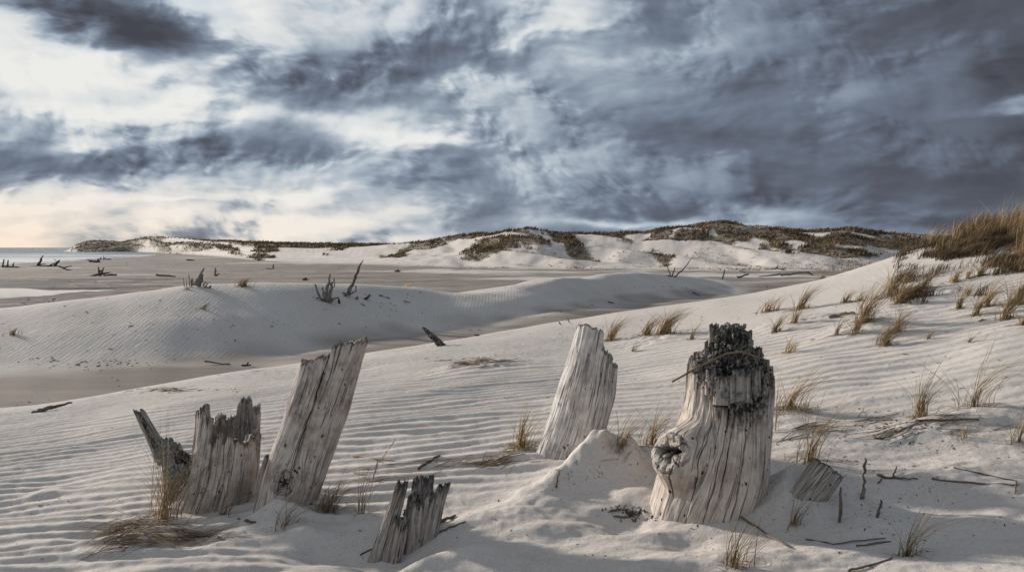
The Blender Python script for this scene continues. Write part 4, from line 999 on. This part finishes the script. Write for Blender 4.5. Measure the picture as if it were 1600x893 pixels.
# stem bent over the crumbled top of the big stump
mb = MB(); pts = [P(1050, 596, 3.95), P(1072, 583, 3.97), P(1105, 565, 4.0), P(1135, 552, 4.05), P(1155, 550, 4.1), P(1168, 549, 4.15), P(1188, 560, 4.1), P(1200, 566, 4.05), P(1203, 600, 3.98)]
Yb = o5.y - 0.28
pts = [P(1050, 596, Yb), P(1075, 582, Yb + .02), P(1105, 566, Yb + .06), P(1135, 552, Yb + .10), P(1158, 549, Yb + .14), P(1180, 556, Yb + .14), P(1199, 562, Yb + .12), P(1202, 600, Yb + .10)]
mb.tube(pts, [1.6 / F * Yb] * 6 + [1.2 / F * Yb] * 2, 5, .45, .1)
tag(mb.build('dry_stalk', M['straw'], None, True, pts[0]), 'bent dry stalk draped over the crumbled top of the big stump', 'stalk')

# ------------------------------------------------------------------ beach grass
def blade(mb, base, h, lean, az, w, tint, droop=0.5, seg=6, seed_head=False):
    """one tapering, bending grass blade; lean = how far its tip moves sideways, in heights"""
    pts = []; rr = []
    dx, dy = math.cos(az), math.sin(az)
    for i in range(seg + 1):
        t = i / seg
        off = lean * h * (t ** (1.3 + droop))
        z = h * (t - droop * 0.38 * max(lean, 0.15) * t ** 3)
        pts.append(base + Vector((dx * off, dy * off, z - 0.01 * (i == 0)))); rr.append(w * (1 - 0.86 * t ** 1.6))
    mb.tube(pts, rr, 3, tint, 0, 0.45)
    if seed_head:
        a, b = pts[-3], pts[-1]
        for k in range(14):
            p = a.lerp(b, k / 13) + Vector((random.uniform(-1, 1), random.uniform(-1, 1), 0)) * w * 1.5
            q = p + (b - a).normalized() * 0.02 + Vector((random.uniform(-1, 1), random.uniform(-1, 1), .5)) * w * 2.0
            mb.tube([p, p.lerp(q, .5), q], [w * .5, w * 1.2, w * .3], 3, 0.85, 0, .7)

def tuft(px, py, hpx, wpx, n, label=None, lean=0.55, spread=0.5, heads=0, green=0.2, straw=0.3, group=None, wind=0.0, mb=None, up=1.0, windp=.86):
    g = hit(px, py); k = g.y / F
    own = mb is None
    if own: mb = MB()
    h0 = hpx * k; n = int(n * 1.25)
    if hpx < 150: h0 *= 1.25; wpx *= 1.15
    w = max(0.0023, 0.60 * k)
    for i in range(n):
        a = random.uniform(0, 2 * math.pi); r = abs(random.gauss(0, 0.4)) * wpx * 0.5 * k
        bx = g.x + math.cos(a) * r; by = g.y + math.sin(a) * r * 0.8
        b = Vector((bx, by, gz(bx, by) - 0.012))
        h = h0 * random.uniform(0.45, 1.08) * up
        az = wind + random.gauss(0, 0.45) if random.random() < windp else random.uniform(0, 2 * math.pi)
        ln = max(0.04, random.gauss(lean * 1.15, spread * 0.45))
        tn = random.random(); tint = (0.05 + 0.3 * random.random()) if tn < green else (0.45 + 0.5 * random.random())
        blade(mb, b, h, ln, az, w * random.uniform(.7, 1.25), tint, random.uniform(.2, .9), 6, i < heads)
    for i in range(int(n * straw)):   # broken blades round the foot
        a = random.uniform(0, 2 * math.pi); L = h0 * random.uniform(.2, .55)
        x0 = g.x + random.gauss(0, .3) * wpx * k; y0 = g.y + random.gauss(0, .25) * wpx * k * .7
        x1, y1 = x0 + math.cos(a) * L, y0 + math.sin(a) * L * .6
        mb.tube([Vector((x0, y0, gz(x0, y0) + .002)), Vector(((x0 + x1) / 2, (y0 + y1) / 2, gz((x0 + x1) / 2, (y0 + y1) / 2) + random.uniform(.004, .03))), Vector((x1, y1, gz(x1, y1) + .003))],
                [w, w * .9, w * .4], 3, random.uniform(.3, .8), 0, .5)
    if own:
        o = mb.build('grass_tuft', M['grass'], None, True, g)
        tag(o, label, 'grass tuft', group)
        return o
EAST = 0.0
TUFTS = [
 (1350, 503, 62, 34, 90, 'big dense tuft of wind-bent grass in the middle of the upper right slope'),
 (1392, 462, 46, 50, 100, 'broad tuft of bent grass highest of the cluster on the upper right slope'),
 (1406, 474, 42, 24, 50, 'straw coloured tuft just below the broad one on the upper right slope'),
 (1401, 517, 42, 26, 45, 'tuft beside the big dense one on its right, on the upper right slope'),
 (1379, 538, 44, 26, 45, 'greenish tuft below the big dense one, on the right slope'),
 (1337, 521, 36, 20, 36, 'small tuft at the lower left of the big dense one'),
 (1307, 523, 34, 12, 16, 'thin tuft of few blades above the grey flat log'),
 (1442, 451, 30, 28, 50, 'tuft of fine bent grass right of the broad upper one'),
 (1250, 483, 38, 22, 50, 'upright dense tuft behind the big stump, right of its top'),
 (1241, 504, 36, 16, 24, 'loose tuft just below the upright dense tuft behind the big stump'),
 (1211, 519, 34, 20, 34, 'tuft right behind the crumbled top of the big stump'),
 (1200, 487, 24, 40, 44, 'low wide row of grass behind the top of the big stump'),
 (1320, 473, 22, 18, 30, 'small round tuft left of the broad upper tuft'),
 (1342, 470, 20, 12, 12, 'sparse thin blades left of the broad upper tuft'),
 (1490, 441, 26, 22, 36, 'small tuft below the grassy crest, left of two others'),
 (1512, 435, 24, 14, 22, 'middle small tuft below the grassy crest'),
 (1531, 431, 32, 22, 40, 'straw tuft right under the grassy crest'),
 (1497, 482, 44, 16, 26, 'tall thin tuft of upright blades left in the group near the right edge'),
 (1510, 462, 26, 12, 14, 'thin tuft above the tall thin one near the right edge'),
 (1527, 492, 52, 22, 40, 'tall upright tuft second in the group near the right edge'),
 (1543, 478, 44, 16, 30, 'slim tuft leaning right behind the tall upright one'),
 (1571, 498, 56, 26, 60, 'tall dense tuft close to the right edge'),
 (1590, 474, 52, 34, 80, 'dense tuft cut by the right edge under the crest'),
 (1598, 507, 32, 20, 30, 'low tuft at the very right edge below the dense ones'),
 (1384, 541, 26, 22, 30, 'short fan of blades at the foot of the greenish tuft'),
 (1449, 530, 22, 18, 14, 'sparse short grass in the gap on the right slope'),
 (1514, 534, 20, 12, 10, 'few short blades right of the sparse short grass'),
 (1232, 551, 26, 26, 26, 'low bushy tuft right of the big stump rim'),
 (954, 532, 42, 20, 46, 'left tuft in the grass row between pale and big stumps'),
 (1008, 524, 32, 26, 44, 'middle tuft in the grass row between pale and big stumps'),
 (1036, 522, 40, 44, 96, 'widest tuft in the grass row between pale and big stumps'),
 (1080, 530, 32, 10, 12, 'few thin stems just left of the crumbled stump top'),
 (988, 549, 18, 10, 10, 'tiny tuft below the grass row'),
]
for (x, y, h, w, n, lb) in TUFTS:
    tuft(x, y, h, w, n, lb, lean=0.62 if y < 545 else .5, spread=.5, green=.12)
tuft(1438, 650, 82, 30, 46, 'tall green-based tuft with fine blades in the middle of the right slope', lean=.35, green=.45)
tuft(1520, 634, 92, 74, 40, 'wide loose tuft with blades bent far to the right edge', lean=.75, green=.4, heads=2)
tuft(1232, 640, 70, 60, 56, 'pale straw tuft touching the big stump on its right', lean=.75, green=.1, straw=.9)
tuft(1212, 672, 80, 12, 7, 'few upright stems right of the big stump', lean=.2, green=.3)
tuft(1264, 722, 104, 52, 36, 'tall loose tuft behind the wood chunk, stems leaning right', lean=.62, green=.3, heads=3)
tuft(1505, 684, 34, 32, 14, 'small fan of grass below the flat branch on the right slope', lean=.5, spread=.9)
tuft(1592, 690, 64, 30, 22, 'dark tuft cut by the right edge beside the slope', lean=.45, green=.3)
tuft(1241, 819, 56, 20, 20, 'small tuft in the sun below the wood chunk', lean=.45, green=.3)
tuft(1418, 868, 92, 34, 26, 'green tuft with long curved blades at the bottom right', lean=.7, green=.5)
tuft(1146, 884, 84, 46, 32, 'green tuft at the bottom edge below the big stump', lean=.5, spread=.9, green=.5)
tuft(812, 700, 62, 34, 50, 'tuft with straw foot left of the pale stump', lean=.35, green=.2, straw=1.4)
tuft(968, 700, 62, 44, 34, 'arching pale tuft on the sand drift right of the pale stump', lean=.75, green=.15, spread=.7)
tuft(1016, 694, 62, 54, 44, 'tangled tuft between the sand drift and the knot of the big stump', lean=.55, green=.15, spread=.8, straw=.6)
tuft(258, 812, 180, 80, 60, 'tall tuft of long thin blades at the left stump root', lean=.42, spread=1.0, green=.3, windp=.35)
tuft(346, 806, 62, 30, 16, 'small green and straw tuft at the foot of the left stump', lean=.8, spread=1.0, green=.3)
tuft(444, 822, 62, 40, 18, 'small spiky tuft on the sand mound between left and tall stumps', lean=.9, spread=1.0, green=.3)
tuft(512, 796, 62, 56, 42, 'bushy tuft at the right foot of the tall stump', lean=.75, spread=.8, green=.3, straw=.8)
tuft(566, 802, 78, 16, 14, 'thin green-stemmed tuft right of the tall stump', lean=.25, green=.4)
tuft(575, 800, 158, 6, 2, 'single long stalk with seed head between tall and small stumps', lean=.26, heads=2, straw=0, spread=.1)
tuft(20, 523, 12, 26, 22, 'lone tuft on the middle dune at the left edge', lean=.5)
tuft(379, 447, 12, 28, 60, 'low brown bush of grass on the rim of the middle dune at the left', lean=.5)
tuft(318, 483, 10, 14, 14, 'tiny tuft on the middle dune face', lean=.9)
tuft(292, 452, 6, 12, 12, 'tiny tuft on the dune rim beneath the row of posts', lean=.5)
tuft(1283, 436, 8, 14, 20, 'tiny tuft on the near dune edge before the long trunk', lean=.6)

# straw heap at the left foot and lines of litter
def straw_heap(label, cx, cy, wx, wy, n, L, hh=8, cat='straw heap', az0=0.35, name='straw_heap', kind=None):
    mb = MB(); g = hit(cx, cy); k = g.y / F
    for i in range(n):
        px_ = cx + random.gauss(0, .42) * wx; py_ = cy + random.gauss(0, .42) * wy
        q = hit(px_, py_); a = az0 + random.gauss(0, .45) + (math.pi if random.random() < .5 else 0)
        l = L * k * random.uniform(.3, 1); z0 = random.random() ** 2 * hh * k
        p1 = q + Vector((math.cos(a) * l, math.sin(a) * l * 0.8, 0)); p1.z = gz(p1.x, p1.y) + random.random() * hh * k * .4
        p0 = q + Vector((0, 0, z0)); m = p0.lerp(p1, .5) + Vector((0, 0, random.uniform(0, hh * .5) * k))
        r = random.uniform(.4, 1.0) * k
        mb.tube([p0, m, p1], [r, r * .9, r * .4], 3, random.random(), 0, .6)
    if kind: return tag(mb.build(name, M['straw'], None, True, g), kind=kind)
    return tag(mb.build(name, M['straw'], None, True, g), label, cat)
straw_heap('brown heap of matted dead straw left of the jagged stump', 205, 836, 70, 26, 190, 85, 20, az0=.45)
straw_heap('dead straw strewn in front of the jagged stump', 300, 838, 70, 14, 90, 70, 8, az0=.3, name='straw_litter', kind='stuff')
straw_heap('mat of brown straw spilling left from the tuft by the pale stump', 775, 722, 36, 10, 60, 60, 8, az0=.5)
straw_heap('tangle of brown stalks on the ridge right of the small stump', 705, 722, 44, 8, 30, 60, 6, az0=.2)
straw_heap('thin line of brown litter on the ripples behind the tall stump', 745, 567, 60, 7, 60, 40, 6, az0=.1, name='straw_litter', kind='stuff')
straw_heap('loose dead stalks strewn below the tall green-based tuft', 1420, 662, 110, 16, 60, 80, 3, az0=.05, name='straw_litter', kind='stuff')
straw_heap('loose dead stalks strewn right of the big stump', 1270, 672, 60, 14, 34, 60, 3, az0=.05, name='straw_litter', kind='stuff')
straw_heap('dry stalks lying behind the small stump, right of the tall one', 590, 742, 60, 20, 26, 70, 4, az0=.05, name='straw_litter', kind='stuff')
straw_heap('sparse litter line on the near dune left of the tall stump', 262, 609, 60, 3, 60, 24, 3, az0=.1, name='straw_litter', kind='stuff')

# ------------------------------------------------------------------ small loose bits nobody could count
def debris():
    mb = MB(); r = random.Random(3)
    def bit(g, s, tint, flat=.4):
        a = r.uniform(0, math.pi); l = s * r.uniform(.8, 3.2)
        p = Vector((g.x, g.y, g.z + s * .15)); q = p + Vector((math.cos(a) * l, math.sin(a) * l, 0)); q.z = gz(q.x, q.y) + s * .2
        mb.tube([p, p.lerp(q, .5) + Vector((0, 0, s * .1)), q], [s * .35, s * .55, s * .3], 5, tint, .25, flat)
    for _ in range(1900):
        x = r.uniform(-20, 1620); y = 440 + 460 * r.random() ** 0.9
        if r.random() < .35: x = r.gauss(1420, 140); y = r.gauss(690, 90)
        g = hit(x, y) if y > 470 else None
        if g is None or g.y > 70: continue
        bit(g, min(r.choice([.5, .6, .8, 1.0, 1.5, 2.0]) * r.uniform(.6, 1.3) * g.y / F, .06 if g.y < 20 else .2), r.random() * .7)
    for (cx, cy, sx, sy, n, s) in [(160, 568, 130, 9, 60, 2.4), (60, 632, 40, 12, 16, 1.6), (130, 640, 40, 8, 14, 1.6), (70, 785, 45, 9, 26, 2.4), (180, 564, 40, 3, 14, 2.2), (900, 740, 60, 20, 30, 1.8), (985, 800, 34, 9, 34, 3.0), (1000, 812, 30, 6, 16, 3), (760, 560, 60, 8, 60, 2.0), (1400, 665, 80, 14, 60, 2.6),
                                (1290, 690, 60, 20, 30, 2.2), (1380, 800, 90, 26, 40, 2.0), (330, 610, 50, 2.5, 40, 1.8), (700, 800, 40, 14, 24, 1.6), (430, 830, 60, 20, 24, 1.6), (1530, 500, 60, 20, 24, 2), (1050, 450, 90, 8, 30, 1.6), (600, 475, 80, 20, 26, 1.8), (300, 500, 200, 30, 60, 1.6), (900, 520, 120, 10, 40, 1.6), (550, 575, 60, 8, 24, 2)]:
        for _ in range(n):
            g = hit(cx + r.gauss(0, .5) * sx, cy + r.gauss(0, .5) * sy)
            if g.y > 80: continue
            bit(g, r.uniform(.4, 1.0) * s * g.y / F, r.random() * .6)
    for _ in range(260):    # dark wrack on the beach flat
        x = r.uniform(-20, 700); y = r.uniform(405, 447)
        g = hit(x, y)
        if 60 < g.y < 260 and g.z > -4.45: bit(g, r.uniform(.3, .9) * g.y / F, r.random() * .5, .5)
    for _ in range(60):
        g = hit(r.uniform(30, 140), r.gauss(472, 4))
        if 50 < g.y < 90: bit(g, r.uniform(.6, 1.8) * g.y / F, r.random() * .3, .5)
    tag(mb.build('bark_debris', M['bark'], None, False), kind='stuff')
debris()

# ------------------------------------------------------------------ grass cover of the far dunes and of the right crest
def cover(name, n, xr, yr, dens, hgt, wid, lean, nb, mat, seed, dark=0.5, wf=0.085, wp=0.33, hs=6.0):
    r = np.random.default_rng(seed)
    u = r.uniform(xr[0], xr[1], n); Y = np.exp(r.uniform(math.log(yr[0]), math.log(yr[1]), n)); X = (u - 800) / F * Y
    m = dens(X, Y, u); keep = r.random(n) < m
    X, Y, u = X[keep], Y[keep], u[keep]; Z = shape_h(X, Y); n = len(X)
    tint0 = np.clip(dark + 0.35 * fbm(X / 7, Y / 12, 2, seed + 1) + r.normal(0, .1, n), 0, 1)
    V = []; T = []
    for k in range(nb):
        a = r.uniform(0, 2 * np.pi, n); rad = wid(Y) * r.random(n)
        bx = X + np.cos(a) * rad; by = Y + np.sin(a) * rad
        h = hgt(Y) * r.uniform(.45, 1.1, n) * np.clip(.85 + .6 * fbm(X / hs, Y / hs, 2, seed + 40), .3, 1.6); az = r.normal(0, .6, n); ln = np.abs(r.normal(lean, .3, n))
        tx = bx + np.cos(az) * ln * h; ty = by + np.sin(az) * ln * h
        w = h * wf + Y / F * wp; a2 = r.uniform(0, np.pi, n)
        cx, cy = np.cos(a2) * w, np.sin(a2) * w
        mx, my = bx + (tx - bx) * .35, by + (ty - by) * .35
        V.append(np.stack([np.stack([bx - cx, by - cy, Z - .05], -1), np.stack([bx + cx, by + cy, Z - .05], -1), np.stack([mx + cx * .7, my + cy * .7, Z + h * .6], -1), np.stack([mx - cx * .7, my - cy * .7, Z + h * .6], -1), np.stack([tx, ty, Z + h], -1)], 1))
        T.append(np.repeat(np.clip(tint0 + r.normal(0, .12, n), 0, 1), 5))
    V = np.concatenate(V).reshape(-1, 3); T = np.concatenate(T); b = np.arange(0, len(V), 5)[:, None]
    fc = np.concatenate([b + np.array([0, 1, 2]), b + np.array([0, 2, 3]), b + np.array([3, 2, 4])])
    return tag(mesh_np(name, V, fc, mat, None, {'tint': T}, False), kind='stuff')
def dens_far(X, Y, u):
    return np.clip(veg_mask(X, Y) * (Y > 100) * 1.0, 0, 1)
cover('dune_grass', 260000, (90, 1640), (125, 1100), dens_far, lambda Y: np.clip(0.72 * (Y / 175) ** .5, .4, 1.3), lambda Y: Y / F * 3, .5, 3, M['fargrass'], 5, .30)
# sparse low plants at the foot of the far dunes
def dens_foot(X, Y, u):
    o_, q_ = feat('o', u), feat('q', u); s = (Y - o_) / (q_ - o_)
    return sm(-0.35, 0.0, s) * (1 - sm(.45, .8, s)) * sm(0.05, 0.5, fbm(X / 9, Y / 9, 3, 93) + .55 * sm(1050, 1150, u) - .05) * .5 * sm(600, 760, u)
cover('foredune_plants', 26000, (600, 1500), (100, 185), dens_foot, lambda Y: 0 * Y + .34, lambda Y: 0 * Y + .5, .5, 4, M['fargrass'], 6, .55, .05, .2)
def dens_crest(X, Y, u):
    v = sm(1440, 1620, u + (Y - 11) * 26); return np.clip(v * sm(-.25, .35, 1.5 * fbm(X / .7, Y / .9, 3, 90) + 1.2 * v - .75), 0, 1) * sm(8.6, 10.2, Y)
cover('crest_grass', 60000, (1400, 2300), (8.5, 20), dens_crest, lambda Y: 0 * Y + .30, lambda Y: 0 * Y + .07, .6, 6, M['crestgrass'], 8, .42, .006, .22, .5)
def dens_brush(X, Y, u):
    py = 386 - F * shape_h(X, Y) / Y
    e = np.exp(-(((u - 1535) / 70) ** 2 + ((py - 384 + (u - 1535) * .1) / 13) ** 2)) + .8 * np.exp(-(((u - 1585) / 40) ** 2 + ((py - 412) / 8) ** 2)) + .6 * np.exp(-(((u - 1470) / 25) ** 2 + ((py - 400) / 6) ** 2))
    return np.clip(e * 1.3 + .9 * fbm(X / .5, Y / .8, 3, 99) - .2, 0, 1)
cover('crest_brush', 30000, (1400, 1760), (8.0, 15), dens_brush, lambda Y: 0 * Y + .15, lambda Y: 0 * Y + .08, 1.1, 6, M['crestgrass'], 18, .12, .012, .3, .6)
cover('crest_stems', 3500, (1440, 2300), (8.5, 18), dens_crest, lambda Y: 0 * Y + .52, lambda Y: 0 * Y + .05, .5, 6, M['grass'], 19, .6, .004, .2, .4)
# reeds on the flats
def band(x0, x1, y0, y1):
    def f(X, Y, u):
        py = 386 - F * shape_h(X, Y) / Y
        return ((u > x0) & (u < x1) & (py > y0) & (py < y1)) * sm(-.2, .4, fbm(X / 1.5, Y / 3, 2, 95)) * .8
    return f
cover('flat_reeds', 9000, (628, 700), (55, 75), band(628, 698, 438, 452), lambda Y: 0 * Y + .45, lambda Y: 0 * Y + .1, .4, 3, M['grass'], 9, .75)
def dens_edge(X, Y, u): return sm(1085, 1160, u) * (1 - sm(1290, 1330, u)) * sm(0, .4, fbm(X / 1.2, Y / 2, 2, 97) + .25) * .7
cover('edge_reeds', 5000, (1085, 1330), (15.5, 19), dens_edge, lambda Y: 0 * Y + .9, lambda Y: 0 * Y + .1, .4, 3, M['grass'], 10, .7) if False else None
